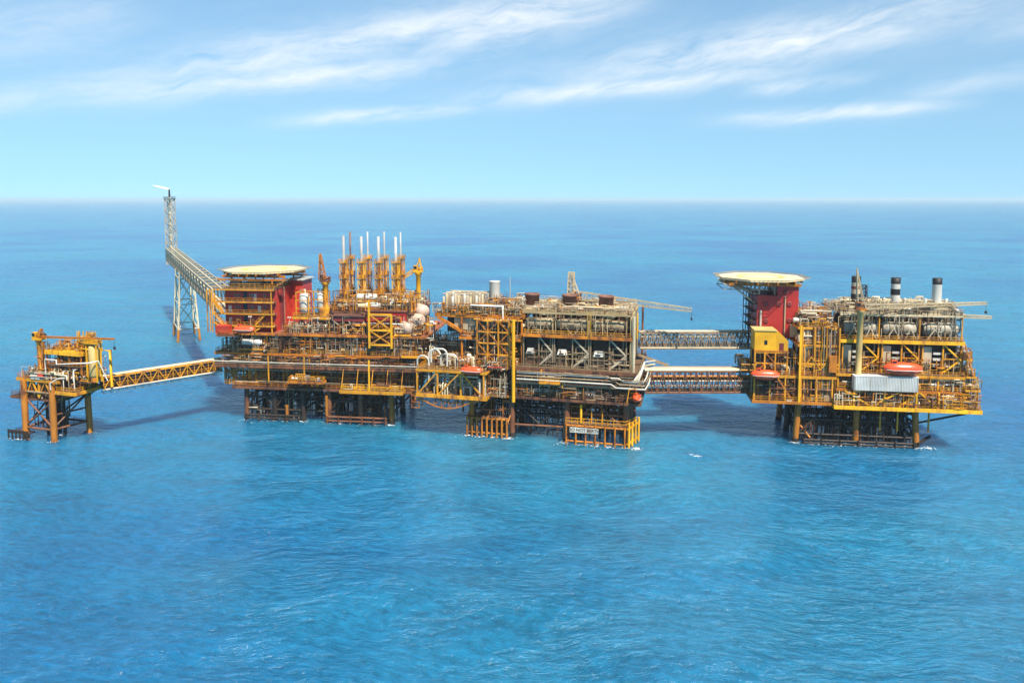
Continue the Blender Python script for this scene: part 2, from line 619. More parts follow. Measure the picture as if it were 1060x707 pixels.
def pipe_runs(root, x0, x1, y0, y1, z0, z1, n, mats, seed, r0=0.12, r1=0.3):
    """Pipes that run along the deck at different heights, some turning up or down at an end."""
    rnd = random.Random(seed)
    for i in range(n):
        y, z, r = rnd.uniform(y0, y1), rnd.uniform(z0, z1), rnd.uniform(r0, r1)
        L = (x1 - x0) * rnd.uniform(0.35, 1.0)
        a = rnd.uniform(x0, x1 - L)
        pts = [(a, y, z), (a + L, y, z)]
        if rnd.random() < 0.6:
            pts.append((a + L, y, rnd.choice((z0, z1))))
        if rnd.random() < 0.6:
            pts.insert(0, (a, y, rnd.choice((z0, z1))))
        if rnd.random() < 0.35:
            m = a + L * rnd.uniform(0.3, 0.7)
            dz = rnd.uniform(0.5, 1.0)
            k = 1 if len(pts) == 2 or pts[0][0] != pts[1][0] else 2
            pts[k:k] = [(m, y, z), (m, y, z + dz), (m + 1.6, y, z + dz), (m + 1.6, y, z)]
            if m + 1.6 > a + L - 0.3:
                continue
        clean = [pts[0]]
        for p in pts[1:]:
            if (Vector(p) - Vector(clean[-1])).length > 0.2:
                clean.append(p)
        put(MB(rnd.choice(mats)).pipe(clean, r), 'pipe', root)


def risers(root, x0, x1, y0, y1, z0, z1, n, mats, seed, r0=0.12, r1=0.35):
    rnd = random.Random(seed)
    for i in range(n):
        x, y, r = rnd.uniform(x0, x1), rnd.uniform(y0, y1), rnd.uniform(r0, r1)
        put(MB(rnd.choice(mats)).tube((x, y, z0), (x, y, z1), r, n=8), 'riser', root)


def pipework(root, x0, x1, y0, y1, z0, z1, step, mats, seed, per=16, r0=0.05, r1=0.14):
    """Small-bore pipework and cable trays crowding a bay: one lattice of thin members per bay and colour."""
    rnd = random.Random(seed)
    n = max(1, int((x1 - x0) / step))
    for i in range(n):
        a, b = x0 + (x1 - x0) * i / n, x0 + (x1 - x0) * (i + 1) / n
        mb = MB(rnd.choice(mats))
        for k in range(per):
            if k % 4 == 0:
                mb.use(rnd.choice(mats))
            r = rnd.uniform(r0, r1)
            y = rnd.uniform(y0, y1)
            xa, xb = sorted((rnd.uniform(a, b), rnd.uniform(a, b + (b - a) * 0.4)))
            xb = min(xb + 0.8, x1)
            za, zb = rnd.uniform(z0, z1), rnd.uniform(z0, z1)
            t = rnd.random()
            if t < 0.35:
                mb.tube((xa, y, z0), (xa, y, max(za, z0 + 0.8)), r, n=5)
            elif t < 0.6:
                mb.pipe([(xa, y, z0), (xa, y, za), (xb, y, za), (xb, y, z1)], r, 5)
            elif t < 0.85:
                mb.pipe([(xa, y, za), (xb, y, za), (xb, y + 0.6, za)], r, 5)
            else:
                mb.bar((xa, y, za), (xb, y, za), r * 3.2, r * 1.2)
        ym = (y0 + y1) / 2
        mb.bar((a, ym, (z0 + z1) / 2), (b, ym, (z0 + z1) / 2), 0.3, 0.1)
        mb.bar(((a + b) / 2, ym, z0), ((a + b) / 2, ym, z1), 0.14)
        mb.bar(((a + b) / 2, y0, z0 + 0.3), ((a + b) / 2, y1, z0 + 0.3), 0.12)
        put(mb, 'pipework_lattice', root)

# ------------------------------------------------------------------ sun and sky
SUN_EL, SUN_AZ = 57.0, 150.0        # azimuth clockwise from +y (the view) : from the right, behind the camera
ELR, AZR = R(SUN_EL), R(SUN_AZ)
sdir = Vector((sin(AZR) * cos(ELR), cos(AZR) * cos(ELR), sin(ELR)))
sl = bpy.data.lights.new('sun', 'SUN')
sl.energy = 5.0
sl.angle = R(0.53)
sl.color = (1.0, 0.94, 0.84)
so = bpy.data.objects.new('sun', sl)
C.objects.link(so)
so.location = (0, 0, 300)
so.rotation_euler = (-sdir).to_track_quat('-Z', 'Y').to_euler()

wd = bpy.data.worlds.new('World')
S.world = wd
wd.use_nodes = True
nt = wd.node_tree
for n in list(nt.nodes):
    nt.nodes.remove(n)
N, L = nt.nodes.new, nt.links.new


def M(op, a, b=None, c=None):
    n = N('ShaderNodeMath')
    n.operation = op
    for i, v in enumerate((a, b, c)):
        if v is None:
            continue
        if isinstance(v, (int, float)):
            n.inputs[i].default_value = v
        else:
            L(v, n.inputs[i])
    return n.outputs[0]


sky = N('ShaderNodeTexSky')
sky.sky_type = 'NISHITA'
sky.sun_disc = False
sky.sun_elevation = ELR
sky.sun_rotation = AZR
sky.altitude = 50
sky.air_density = 0.8
sky.dust_density = 0.0
sky.ozone_density = 1.2
tint = N('ShaderNodeMixRGB')
tint.blend_type = 'MULTIPLY'
tint.inputs['Fac'].default_value = 1
tint.inputs['Color2'].default_value = (0.89, 1.09, 1.07, 1)
L(sky.outputs[0], tint.inputs['Color1'])
tc = N('ShaderNodeTexCoord')
lift = N('ShaderNodeVectorMath')
lift.operation = 'MULTIPLY_ADD'
lift.inputs[1].default_value = (1, 1, 0.42)
lift.inputs[2].default_value = (0, 0, 0.105)
L(tc.outputs['Generated'], lift.inputs[0])
nrm = N('ShaderNodeVectorMath')
nrm.operation = 'NORMALIZE'
L(lift.outputs[0], nrm.inputs[0])
L(nrm.outputs[0], sky.inputs[0])
sx = N('ShaderNodeSeparateXYZ')
L(tc.outputs['Generated'], sx.inputs[0])
az = M('MULTIPLY', M('ARCTAN2', sx.outputs[0], sx.outputs[1]), 180 / pi)
el = M('MULTIPLY', M('ARCSINE', sx.outputs[2]), 180 / pi)


def azel(px, py):
    d = ray(px, py).normalized()
    return math.degrees(math.atan2(d.x, d.y)), math.degrees(math.asin(d.z))


def noise(u, v, w, scale, detail=5, rough=0.6, dist=0.0):
    c = N('ShaderNodeCombineXYZ')
    for i, q in enumerate((u, v, w)):
        if isinstance(q, (int, float)):
            c.inputs[i].default_value = q
        else:
            L(q, c.inputs[i])
    n = N('ShaderNodeTexNoise')
    n.inputs['Scale'].default_value = scale
    n.inputs['Detail'].default_value = detail
    n.inputs['Roughness'].default_value = rough
    n.inputs['Distortion'].default_value = dist
    L(c.outputs[0], n.inputs['Vector'])
    return n.outputs['Fac']


# wisps of cirrus drawn out along a slope of about eleven degrees
sa = R(11.0)
us = M('ADD', M('MULTIPLY', az, cos(sa)), M('MULTIPLY', el, sin(sa)))
ut = M('SUBTRACT', M('MULTIPLY', el, cos(sa)), M('MULTIPLY', az, sin(sa)))
warp = M('MULTIPLY', M('SUBTRACT', noise(us, M('MULTIPLY', ut, 1.5), 3.0, 0.16, 2), 0.5), 2.2)
utw = M('ADD', ut, warp)
wisp = noise(M('MULTIPLY', us, 0.16), utw, 1.3, 0.7, 5, 0.52, 0.25)
fine = noise(M('MULTIPLY', us, 0.45), M('MULTIPLY', utw, 1.6), 7.7, 1.6, 5, 0.55, 0.5)


def streak(p0, p1, half, amp, soft=1.0):
    """A long soft band of cirrus between two directions of the sky."""
    a0, e0 = azel(*p0)
    a1, e1 = azel(*p1)
    ln = math.hypot(a1 - a0, e1 - e0)
    ca, sn = (a1 - a0) / ln, (e1 - e0) / ln
    du, dv = M('SUBTRACT', az, (a0 + a1) / 2), M('SUBTRACT', el, (e0 + e1) / 2)
    s_ = M('ADD', M('MULTIPLY', du, ca), M('MULTIPLY', dv, sn))
    t_ = M('ADD', M('SUBTRACT', M('MULTIPLY', dv, ca), M('MULTIPLY', du, sn)), M('MULTIPLY', warp, 0.35))
    g = M('ADD', M('POWER', M('ABSOLUTE', M('DIVIDE', s_, ln * 0.55)), 3.0), M('POWER', M('ABSOLUTE', M('DIVIDE', t_, half)), 2.0))
    return M('MULTIPLY', M('EXPONENT', M('MULTIPLY', g, -1.0)), amp)


bands = None
for a in (((40, 100), (470, 62), 0.95, 0.75), ((130, 82), (520, 10), 1.5, 0.75), ((430, 40), (640, -10), 1.9, 0.95),
          ((500, 102), (800, 74), 0.75, 0.8), ((600, 78), (1010, 6), 1.5, 0.85), ((310, 125), (480, 112), 0.5, 0.75), ((760, 124), (960, 111), 0.52, 0.85),
          ((330, 90), (420, 82), 0.5, 0.35), ((780, 92), (890, 82), 0.5, 0.5), ((940, 100), (1150, 60), 0.7, 0.35), ((-80, 40), (130, 15), 1.6, 0.35),
          ((-60, 110), (120, 95), 0.8, 0.45), ((700, 70), (960, 38), 0.7, 0.55), ((1000, 30), (1200, 5), 1.2, 0.3), ((180, 60), (330, 48), 0.6, 0.4)):
    g = streak(*a)
    bands = g if bands is None else M('MAXIMUM', bands, g)
thin = M('MULTIPLY', M('GREATER_THAN', el, 0.0), 0.07)
env = M('ADD', bands, M('MULTIPLY', thin, M('MINIMUM', M('MAXIMUM', M('MULTIPLY', M('SUBTRACT', el, 4.0), 0.2), 0.0), 1.0)))
tex = M('ADD', M('MULTIPLY', wisp, 1.2), M('MULTIPLY', fine, 0.45))
mr = N('ShaderNodeMapRange')
mr.inputs['From Min'].default_value = 0.42
mr.inputs['From Max'].default_value = 1.12
L(tex, mr.inputs['Value'])
cl = M('MULTIPLY', env, mr.outputs[0])
cl = M('MINIMUM', cl, 0.92)
cm = N('ShaderNodeMixRGB')
L(cl, cm.inputs['Fac'])
L(tint.outputs[0], cm.inputs['Color1'])
cm.inputs['Color2'].default_value = (7.2, 7.5, 7.6, 1)
bg = N('ShaderNodeBackground')
bg.inputs['Strength'].default_value = 0.084
L(cm.outputs[0], bg.inputs['Color'])
wo = N('ShaderNodeOutputWorld')
L(bg.outputs[0], wo.inputs['Surface'])

S.view_settings.view_transform = 'Standard'
S.view_settings.look = 'None'
S.view_settings.exposure = 0.80
S.view_settings.gamma = 1.0
S.view_settings.use_curve_mapping = False
S.cycles.use_denoising = True
try:
    S.cycles.denoiser = 'OPENIMAGEDENOISE'
except Exception:
    pass
S.cycles.max_bounces = 6
S.cycles.diffuse_bounces = 3
S.cycles.glossy_bounces = 2
S.cycles.volume_bounces = 0
S.cycles.caustics_reflective = False
S.cycles.caustics_refractive = False

# ------------------------------------------------------------------ sea
m = bpy.data.materials.new('sea_water')
nt, pb = node_setup(m)
N, L = nt.nodes.new, nt.links.new
geo = N('ShaderNodeNewGeometry')
sp = N('ShaderNodeSeparateXYZ')
L(geo.outputs['Position'], sp.inputs[0])
X, Y = sp.outputs[0], sp.outputs[1]
ca, sn = cos(R(-8)), sin(R(-8))
wu = M('ADD', M('MULTIPLY', X, ca), M('MULTIPLY', Y, sn))
wv = M('SUBTRACT', M('MULTIPLY', Y, ca), M('MULTIPLY', X, sn))
bend = M('MULTIPLY', M('SUBTRACT', noise(X, Y, 0.0, 0.018, 2), 0.5), 26.0)
wv2 = M('ADD', wv, bend)
swell = noise(M('MULTIPLY', wu, 0.35), wv2, 0.0, 0.055, 2, 0.5)
sea = noise(M('MULTIPLY', wu, 0.40), wv2, 4.0, 0.13, 2, 0.5, 0.5)
chop = noise(M('MULTIPLY', wu, 0.45), wv2, 9.0, 0.78, 4, 0.6, 0.35)
rip = noise(M('MULTIPLY', wu, 0.7), wv2, 2.0, 1.7, 3, 0.6, 0.3)
gust = noise(X, M('MULTIPLY', Y, 0.6), 5.0, 0.011, 3, 0.55, 0.4)
h = M('ADD', M('ADD', M('MULTIPLY', swell, 3.4), M('MULTIPLY', sea, 3.6)), M('ADD', M('MULTIPLY', chop, 1.5), M('MULTIPLY', rip, 0.4)))
h = M('MULTIPLY', h, M('ADD', 0.55, M('MULTIPLY', gust, 0.9)))
bmp = N('ShaderNodeBump')
bmp.inputs['Strength'].default_value = 1.0
bmp.inputs['Distance'].default_value = 1.0
L(h, bmp.inputs['Height'])
L(bmp.outputs[0], pb.inputs['Normal'])
# body colour of the water: deep blue with greener patches, wave light and shade painted in as paler crests and darker troughs, foam flecks on a few crests
patch = noise(M('MULTIPLY', X, 0.7), Y, 8.0, 0.007, 3, 0.5, 0.3)
cr = N('ShaderNodeValToRGB')
cr.color_ramp.elements[0].position = 0.36
cr.color_ramp.elements[0].color = (0.006, 0.104, 0.255, 1)
cr.color_ramp.elements[1].position = 0.60
cr.color_ramp.elements[1].color = (0.012, 0.166, 0.285, 1)
L(patch, cr.inputs['Fac'])
fleck = noise(M('MULTIPLY', wu, 0.6), wv2, 31.0, 0.30, 6, 0.75, 0.8)
fm = N('ShaderNodeMapRange')
fm.inputs['From Min'].default_value = 0.765
fm.inputs['From Max'].default_value = 0.83
L(M('ADD', fleck, M('MULTIPLY', M('SUBTRACT', gust, 0.5), 0.10)), fm.inputs['Value'])
mx = N('ShaderNodeMixRGB')
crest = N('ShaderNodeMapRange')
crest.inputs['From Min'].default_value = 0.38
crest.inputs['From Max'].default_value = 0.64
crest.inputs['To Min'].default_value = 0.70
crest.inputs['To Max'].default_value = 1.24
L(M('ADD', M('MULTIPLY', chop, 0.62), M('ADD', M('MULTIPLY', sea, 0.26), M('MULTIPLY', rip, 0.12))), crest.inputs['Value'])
wave_shade = N('ShaderNodeMixRGB')
wave_shade.blend_type = 'MULTIPLY'
wave_shade.inputs['Fac'].default_value = 1.0
L(cr.outputs[0], wave_shade.inputs['Color1'])
L(crest.outputs[0], wave_shade.inputs['Color2'])
L(M('MULTIPLY', fm.outputs[0], 0.6), mx.inputs['Fac'])
L(wave_shade.outputs[0], mx.inputs['Color1'])
mx.inputs['Color2'].default_value = (0.75, 0.8, 0.82, 1)
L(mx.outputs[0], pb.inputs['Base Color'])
pb.inputs['Subsurface Weight'].default_value = 0.85
pb.inputs['Subsurface Radius'].default_value = (0.35, 0.8, 1.0)
pb.inputs['Subsurface Scale'].default_value = 45.0
pb.inputs['Roughness'].default_value = 0.17
pb.inputs['IOR'].default_value = 1.333
MAT['sea_water'] = m

me = bpy.data.meshes.new('sea')
me.from_pydata([(-60000, -3000, 0), (60000, -3000, 0), (60000, 90000, 0), (-60000, 90000, 0)], [], [(0, 1, 2, 3)])
me.materials.append(m)
o = bpy.data.objects.new('sea', me)
C.objects.link(o)
o['kind'] = 'structure'
o['label'] = 'blue sea with small wind ripples out to the hazy horizon'

# ------------------------------------------------------------------ haze : the air over the sea
m = bpy.data.materials.new('haze_air')
m.use_nodes = True
nt = m.node_tree
for n in list(nt.nodes):
    nt.nodes.remove(n)
mo = nt.nodes.new('ShaderNodeOutputMaterial')
pv = nt.nodes.new('ShaderNodeVolumePrincipled')
pv.inputs['Color'].default_value = (0.70, 0.90, 1.0, 1)
pv.inputs['Density'].default_value = 0.000075
pv.inputs['Anisotropy'].default_value = 0.0
nt.links.new(pv.outputs[0], mo.inputs['Volume'])
MAT['haze_air'] = m
o = MB('haze_air').box(-62000, 62000, -3500, 92000, -1.0, 84.0).build('haze')
o['kind'] = 'stuff'

# ------------------------------------------------------------------ things that stand on or between the platforms
def lifeboat(F, px, py, y, ln, label, axis='x', mat='lifeboat_orange', group='orange lifeboats hung at the deck edges'):
    c = F.q(px, py, y)
    t = F.thing('lifeboat', label, 'lifeboat', group, c)
    n, k = 14, 12
    wd_, hl, hu = ln * 0.19, ln * 0.17, ln * 0.20

    def shell(up):
        vs, fs = [], []
        for i in range(n + 1):
            s = -1 + 2 * i / n
            f = max(0.02, (1 - abs(s) ** 2.6)) ** 0.55
            for j in range(k + 1):
                a = pi * j / k
                z = sin(a) * (hu if up else -hl) * (0.35 + 0.65 * f) * (f ** 0.4)
                b = cos(a) * wd_ * f
                v = Vector((s * ln / 2, b, z + 0.12 * abs(s) ** 3 * ln * 0.3))
                vs.append(v if axis == 'x' else Vector((-v.y, v.x, v.z)))
        for i in range(n):
            for j in range(k):
                a = i * (k + 1) + j
                fs.append((a, a + 1, a + k + 2, a + k + 1))
        return vs, fs
    vs, fs = shell(False)
    MB(mat).add(vs, fs, True).build('hull', t)
    vs, fs = shell(True)
    cn = MB(mat).add(vs, fs, True).build('canopy', t)

    def ax(x, y, z):
        return (x, y, z) if axis == 'x' else (-y, x, z)
    g = MB('white_paint')
    p = [ax(-ln * 0.46, -wd_ * 0.72, 0.1), ax(-ln * 0.3, -wd_ * 1.03, 0.03), ax(ln * 0.3, -wd_ * 1.03, 0.03), ax(ln * 0.46, -wd_ * 0.72, 0.1)]
    g.pipe(p, 0.09, 6)
    g.build('grab_line', t)
    w = MB('glass_dark')
    a, b = ax(-ln * 0.30, -wd_ * 0.3, hu * 0.8), ax(-ln * 0.16, wd_ * 0.3, hu * 1.22)
    w2 = MB(mat)
    w2.box(min(a[0], b[0]), max(a[0], b[0]), min(a[1], b[1]), max(a[1], b[1]), a[2], b[2])
    cu = w2.build('wheelhouse', t)
    w.box(min(a[0], b[0]) + 0.15, max(a[0], b[0]) - 0.15, min(a[1], b[1]) - 0.02, min(a[1], b[1]) - 0.004, a[2] + 0.12, b[2] - 0.1)
    w.build('window', cu)
    for s in (-0.33, 0.33):
        d = MB('yellow_paint')
        d.pipe([ax(s * ln, wd_ * 2.0, -hl * 1.2), ax(s * ln, wd_ * 1.5, hu * 2.0), ax(s * ln, 0, hu * 2.3)], 0.13, 6)
        d.tube(ax(s * ln, 0, hu * 2.3), ax(s * ln, 0, hu * 0.8), 0.05, n=5)
        d.build('davit', t)
    return t


def helideck(F, px, py, y, r, label, thick=0.5, group=None):
    c = F.q(px, py, y)
    t = F.thing('helideck', label, 'helideck', 'helidecks on the red quarters', c)
    n = 8
    oc = [(r * cos(2 * pi * (k + 0.5) / n), r * sin(2 * pi * (k + 0.5) / n)) for k in range(n)]
    b = MB('helideck_cream')
    vs = [(x, y_, -thick) for x, y_ in oc] + [(x, y_, 0) for x, y_ in oc]
    b.add(vs, [tuple(range(n - 1, -1, -1)), tuple(range(n, 2 * n))] + [(k, (k + 1) % n, n + (k + 1) % n, n + k) for k in range(n)])
    d = b.build('deck', t)
    g = MB('marking_yellow')
    m = 40
    for (ra, rb) in ((r * 0.42, r * 0.56),):
        vs = []
        for k in range(m):
            a = 2 * pi * k / m
            vs += [(ra * cos(a), ra * sin(a), 0.006), (rb * cos(a), rb * sin(a), 0.006)]
        g.add(vs, [(2 * k, 2 * k + 1, (2 * k + 3) % (2 * m), (2 * k + 2) % (2 * m)) for k in range(m)])
    g.build('circle_marking', d)
    g = MB('white_paint')
    ri, ro = r * 0.93, r * 0.965
    vs = []
    for k in range(n):
        a = 2 * pi * (k + 0.5) / n
        vs += [(ri * cos(a), ri * sin(a), 0.006), (ro * cos(a), ro * sin(a), 0.006)]
    g.add(vs, [(2 * k, 2 * k + 1, (2 * k + 3) % (2 * n), (2 * k + 2) % (2 * n)) for k in range(n)])
    g.build('perimeter_line_marking', d)
    e = MB('net_rope')
    for k in range(n):
        p, q = Vector((*oc[k], -0.15)), Vector((*oc[(k + 1) % n], -0.15))
        o1, o2 = p * (1 + 1.5 / r), q * (1 + 1.5 / r)
        o1.z = o2.z = 0.25
        e.bar(o1, o2, 0.14)
        for i in range(9):
            f = i / 8
            e.bar(p + (q - p) * f, o1 + (o2 - o1) * f, 0.09)
        e.bar(p + (o1 - p) * 0.5, q + (o2 - q) * 0.5, 0.07)
    e.build('safety_net', t)
    s = MB('amber_paint')
    for i in range(-4, 5):
        x = i * r / 4.6
        hw = (r * r * 0.9 - x * x) ** 0.5 if r * r * 0.9 > x * x else 0.5
        s.box(x - 0.14, x + 0.14, -hw, hw, -thick - 0.75, -thick - 0.004)
    for i in (-0.6, 0, 0.6):
        s.box(-r * 0.8, r * 0.8, i * r - 0.17, i * r + 0.17, -thick - 1.5, -thick - 0.76)
    s.build('support_frame', t)
    return t, c


def crane(F, px, py_base, py_cab, y, label, mat='yellow_paint', boom=None, mast=None, r=0.8, cabmat=None, tip_w=0.5, boom_w=1.2, stay=True, mast_w=0, bays=12, boom_mat=None, winch='rusty_steel'):
    """A pedestal crane: column, slewing cab and machinery, A-frame or mast, lattice boom with its hoist rope."""
    b, h = F.q(px, py_base, y), F.q(px, py_cab, y)
    t = F.thing('pedestal_crane', label, 'crane', 'pedestal cranes', (b.x, y, b.z))
    cm = MB(mat).lathe((0, 0, 0), (0, 0, 1), [(0, r * 1.25), (0.8, r * 1.25), (1.0, r), (h.z - b.z - 1.0, r), (h.z - b.z - 0.6, r * 1.5), (h.z - b.z, r * 1.5)], 14)
    cm.build('column', t)
    z = h.z - b.z
    cb = MB(cabmat or mat)
    cb.box(-1.5, 1.3, -1.0, 1.4, z + 0.004, z + 0.5)
    cb.box(-1.4, -0.2, -0.9, 0.5, z + 0.504, z + 2.2)
    cab = cb.build('cab', t)
    MB('glass_dark').box(-1.3, -0.3, -0.93, -0.904, z + 1.1, z + 2.0).build('window', cab)
    wn = MB(winch).lathe((-0.1, 0.9, z + 1.1), (1, 0, 0), [(0, 0.7), (0.15, 0.7), (0.15, 0.45), (1.1, 0.45), (1.1, 0.7), (1.25, 0.7)], 12)
    wn.build('winch', t)
    q = None
    if mast:
        p = F.q(*mast, y)
        tip = Vector((p.x - b.x, 0, p.z - b.z))
        g = MB(boom_mat or mat)
        if mast_w:
            lattice_mb(g, (tip.x, 0, z + 0.4), tip, mast_w, mast_w * 0.75, 6, 0.26, 0.17)
        for sy in (-0.8, 0.8):
            g.bar((-0.9, sy, z + 0.5), tip + Vector((0, sy * 0.25, 0)), 0.2)
            g.bar((1.0, sy, z + 0.5), tip + Vector((0, sy * 0.25, 0.01)), 0.2)
        for f in (0.25, 0.5, 0.75):
            a1 = Vector((-0.9, 0, z + 0.5)).lerp(tip, f)
            a2 = Vector((1.0, 0, z + 0.5)).lerp(tip, f)
            ww = 0.8 * (1 - 0.75 * f)
            for sy in (-ww, ww):
                g.bar(a1 + Vector((0, sy, 0)), a2 + Vector((0, sy, 0)), 0.13)
            g.bar(a1 + Vector((0, -ww, 0)), a1 + Vector((0, ww, 0)), 0.13)
            g.bar(a2 + Vector((0, -ww, 0)), a2 + Vector((0, ww, 0)), 0.13)
        g.build('mast_frame', t)
        q = tip
    if boom:
        p = F.q(boom[0], boom[1], boom[2] if len(boom) > 2 else y)
        e = Vector((p.x - b.x, (boom[2] - y) if len(boom) > 2 else 0, p.z - b.z))
        s = Vector((0.9 if e.x > 0 else -0.9, 0, z + 0.9))
        g = MB(boom_mat or mat)
        lattice_mb(g, s, e, boom_w, tip_w, bays, 0.2, 0.12)
        g.build('boom_lattice', t)
        hk = MB('dark_steel')
        hk.tube(e, e - Vector((0, 0, 2.2)), 0.05, n=5)
        hk.box(e.x - 0.25, e.x + 0.25, e.y - 0.2, e.y + 0.2, e.z - 2.9, e.z - 2.2)
        hk.build('hook_block', t)
        if q and stay:
            MB('dark_steel').tube(q, s.lerp(e, 0.85), 0.05, n=5).build('stay_rope', t)
    return t


def truss_bridge(name, label, p0, p1, w, h, bays, mat, floor='deck_dark', pipes=(), lower=None, web=0.24, chord=0.32, kind='V', group='bridges that link the platforms', rail='yellow_paint'):
    """A box truss from p0 to p1 (both at the middle of its bottom), every side and chord a part."""
    p0, p1 = Vector(p0), Vector(p1)
    mid = (p0 + p1) / 2
    d = p1 - p0
    L_ = Vector((d.x, d.y, 0)).length
    rz = math.atan2(d.y, d.x)
    t = thing(name, label, 'bridge', mid, rz, group)
    dz = d.z / 2

    def P(f, y, z):
        return Vector((-L_ / 2 + L_ * f, y, z + dz * (2 * f - 1)))
    for y in (-w / 2, w / 2):
        MB(mat).bar(P(0, y, h), P(1, y, h), chord).build('top_chord', t)
        MB(mat).bar(P(0, y, 0), P(1, y, 0), chord).build('bottom_chord', t)
        g = MB(mat)
        for i in range(bays):
            a, b_ = i / bays, (i + 1) / bays
            m_ = (a + b_) / 2
            if kind == 'V':
                g.bar(P(a, y, 0), P(m_, y + 0.01, h), web)
                g.bar(P(m_, y, h), P(b_, y, 0), web)
                g.bar(P(m_, y, 0), P(m_, y, h), web * 0.7)
                g.bar(P(a, y, 0), P(a, y, h), web * 0.7)
            else:
                g.bar(P(a, y, 0), P(b_, y, h), web)
                g.bar(P(a, y, 0), P(a, y, h), web * 0.9)
        g.bar(P(1, y, 0), P(1, y, h), web)
        g.build('side_lattice', t)
    g = MB(mat)
    for i in range(bays + 1):
        g.bar(P(i / bays, -w / 2, h + 0.01), P(i / bays, w / 2, h + 0.01), web * 0.8)
        g.bar(P(i / bays, -w / 2, 0.01), P(i / bays, w / 2, 0.01), web * 0.8)
    for i in range(bays):
        g.bar(P(i / bays, -w / 2, h + 0.03), P((i + 1) / bays, w / 2, h + 0.03), web * 0.6)
    g.build('cross_frame', t)
    if floor:
        a, b_ = P(0, 0, 0.2), P(1, 0, 0.2)
        k = w / 2 - 0.25
        MB(floor).add([a + Vector((0, -k, 0)), b_ + Vector((0, -k, 0)), b_ + Vector((0, k, 0)), a + Vector((0, k, 0)),
                       a + Vector((0, -k, 0.1)), b_ + Vector((0, -k, 0.1)), b_ + Vector((0, k, 0.1)), a + Vector((0, k, 0.1))],
                      [(3, 2, 1, 0), (4, 5, 6, 7), (0, 1, 5, 4), (1, 2, 6, 5), (2, 3, 7, 6), (3, 0, 4, 7)]).build('walkway', t)
    if rail:
        g = MB(rail)
        for y in (-w / 2 + 0.3,):
            rail_mb(g, [P(0, y, 0.3), P(1, y, 0.3)], 1.1, 0.08, 2.5)
        g.build('guard_rail_frame', t)
    for (y, z, r, m_) in pipes:
        MB(m_).tube(P(-0.01, y, z), P(1.01, y, z), r, n=10).build('pipe', t)
    if lower:
        y, z, m_ = lower
        g = MB(m_)
        for yy in (-y, y):
            g.bar(P(0, yy, z), P(1, yy, z), 0.14)
            for i in range(bays * 2 + 1):
                g.bar(P(i / (2 * bays), yy, z), P(i / (2 * bays), yy, 0), 0.1)
        for i in range(bays * 2 + 1):
            g.bar(P(i / (2 * bays), -y, z), P(i / (2 * bays), y, z), 0.1)
        g.build('pipe_hanger_frame', t)
    return t


def gantry(root, pts, r, mat, name='pipe'):
    put(MB(mat).pipe(pts, r, 8), name, root)


def fender(root, x0, x1, y, z0, z1, n, mat, post=0.42):
    """A boat fender at the waterline: two wales and a row of rubbing posts."""
    f = put(MB(mat).tube((x0, y, z1), (x1, y, z1), 0.32).tube((x0, y, z0 + 0.8), (x1, y, z0 + 0.8), 0.26), 'boat_fender', root)
    for x in fl(x0 + 0.3, x1 - 0.3, n):
        MB(mat).tube((x, y - 0.36, z0 - 1.0), (x, y - 0.36, z1 + 0.5), post * 0.6, n=8).build('rubbing_post', f)
    return f


def jacket(root, xs, ys, z0, z1, r, mats, bmat, levels=(3.0,), batter=0.0, w=0.4, xb=True):
    """Legs on a grid, and between them the horizontals and diagonals that brace them."""
    k = 0
    for y in ys:
        for x in xs:
            dx = batter if x == xs[-1] else (-batter if x == xs[0] else 0)
            lg = column(root, x, y, z0, z1, r, mats[k % len(mats)], 12, 'leg', dx, 0)
            p_, q_ = Vector((x + dx, y, z0)), Vector((x, y, z1))
            MB('marine_growth').lathe(p_, q_ - p_, [(0, r + 0.05), (-z0 + 0.7 + 0.15 * (k % 3), r + 0.12), (-z0 + 1.15 + 0.15 * (k % 3), r + 0.02)], 12).build('marine_growth', lg)
            k += 1
    for z in levels:
        for y in ys:
            put(MB(bmat).tube((xs[0], y, z), (xs[-1], y, z), w), 'horizontal_brace', root)
        for x in xs:
            put(MB(bmat).tube((x, ys[0], z), (x, ys[-1], z), w), 'horizontal_brace', root)
    if xb:
        zt = z1 - 0.5
        zb = levels[0] if levels else z0
        for y in ys:
            for a, b_ in zip(xs, xs[1:]):
                put(MB(bmat).tube((a, y, zb), ((a + b_) / 2, y, zt), w * 0.8), 'diagonal_brace', root)
                put(MB(bmat).tube(((a + b_) / 2, y, zt), (b_, y, zb), w * 0.8), 'diagonal_brace', root)
        for x in xs:
            for a, b_ in zip(ys, ys[1:]):
                put(MB(bmat).tube((x, a, zb), (x, b_, zt), w * 0.8), 'diagonal_brace', root)


def dark_backing(root, x0, x1, y, z0, z1, mat='deck_dark'):  # added backing wall, coloured dark to put shade inside the deck bays
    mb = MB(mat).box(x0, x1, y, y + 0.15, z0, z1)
    return put(mb, 'dark_backing', root)


SMALL = ['pump_skid', 'control_cabinet', 'pipe_manifold', 'vertical_vessel', 'oil_drum_stack', 'pipe_loop']
PIPEY = ['pipe_manifold', 'pipe_loop', 'pump_skid', 'vertical_vessel', 'separator_vessel', 'access_frame']
MIXED = ['pump_skid', 'control_cabinet', 'pipe_manifold', 'separator_vessel', 'vertical_vessel', 'pipe_loop', 'equipment_container', 'access_frame', 'oil_drum_stack']
PM_DARK = ['dark_steel', 'rusty_steel', 'grey_steel', 'rusty_steel', 'amber_paint', 'galvanised']
PM_LIGHT = ['white_paint', 'galvanised', 'grey_steel', 'cream_paint', 'rusty_steel', 'yellow_paint']

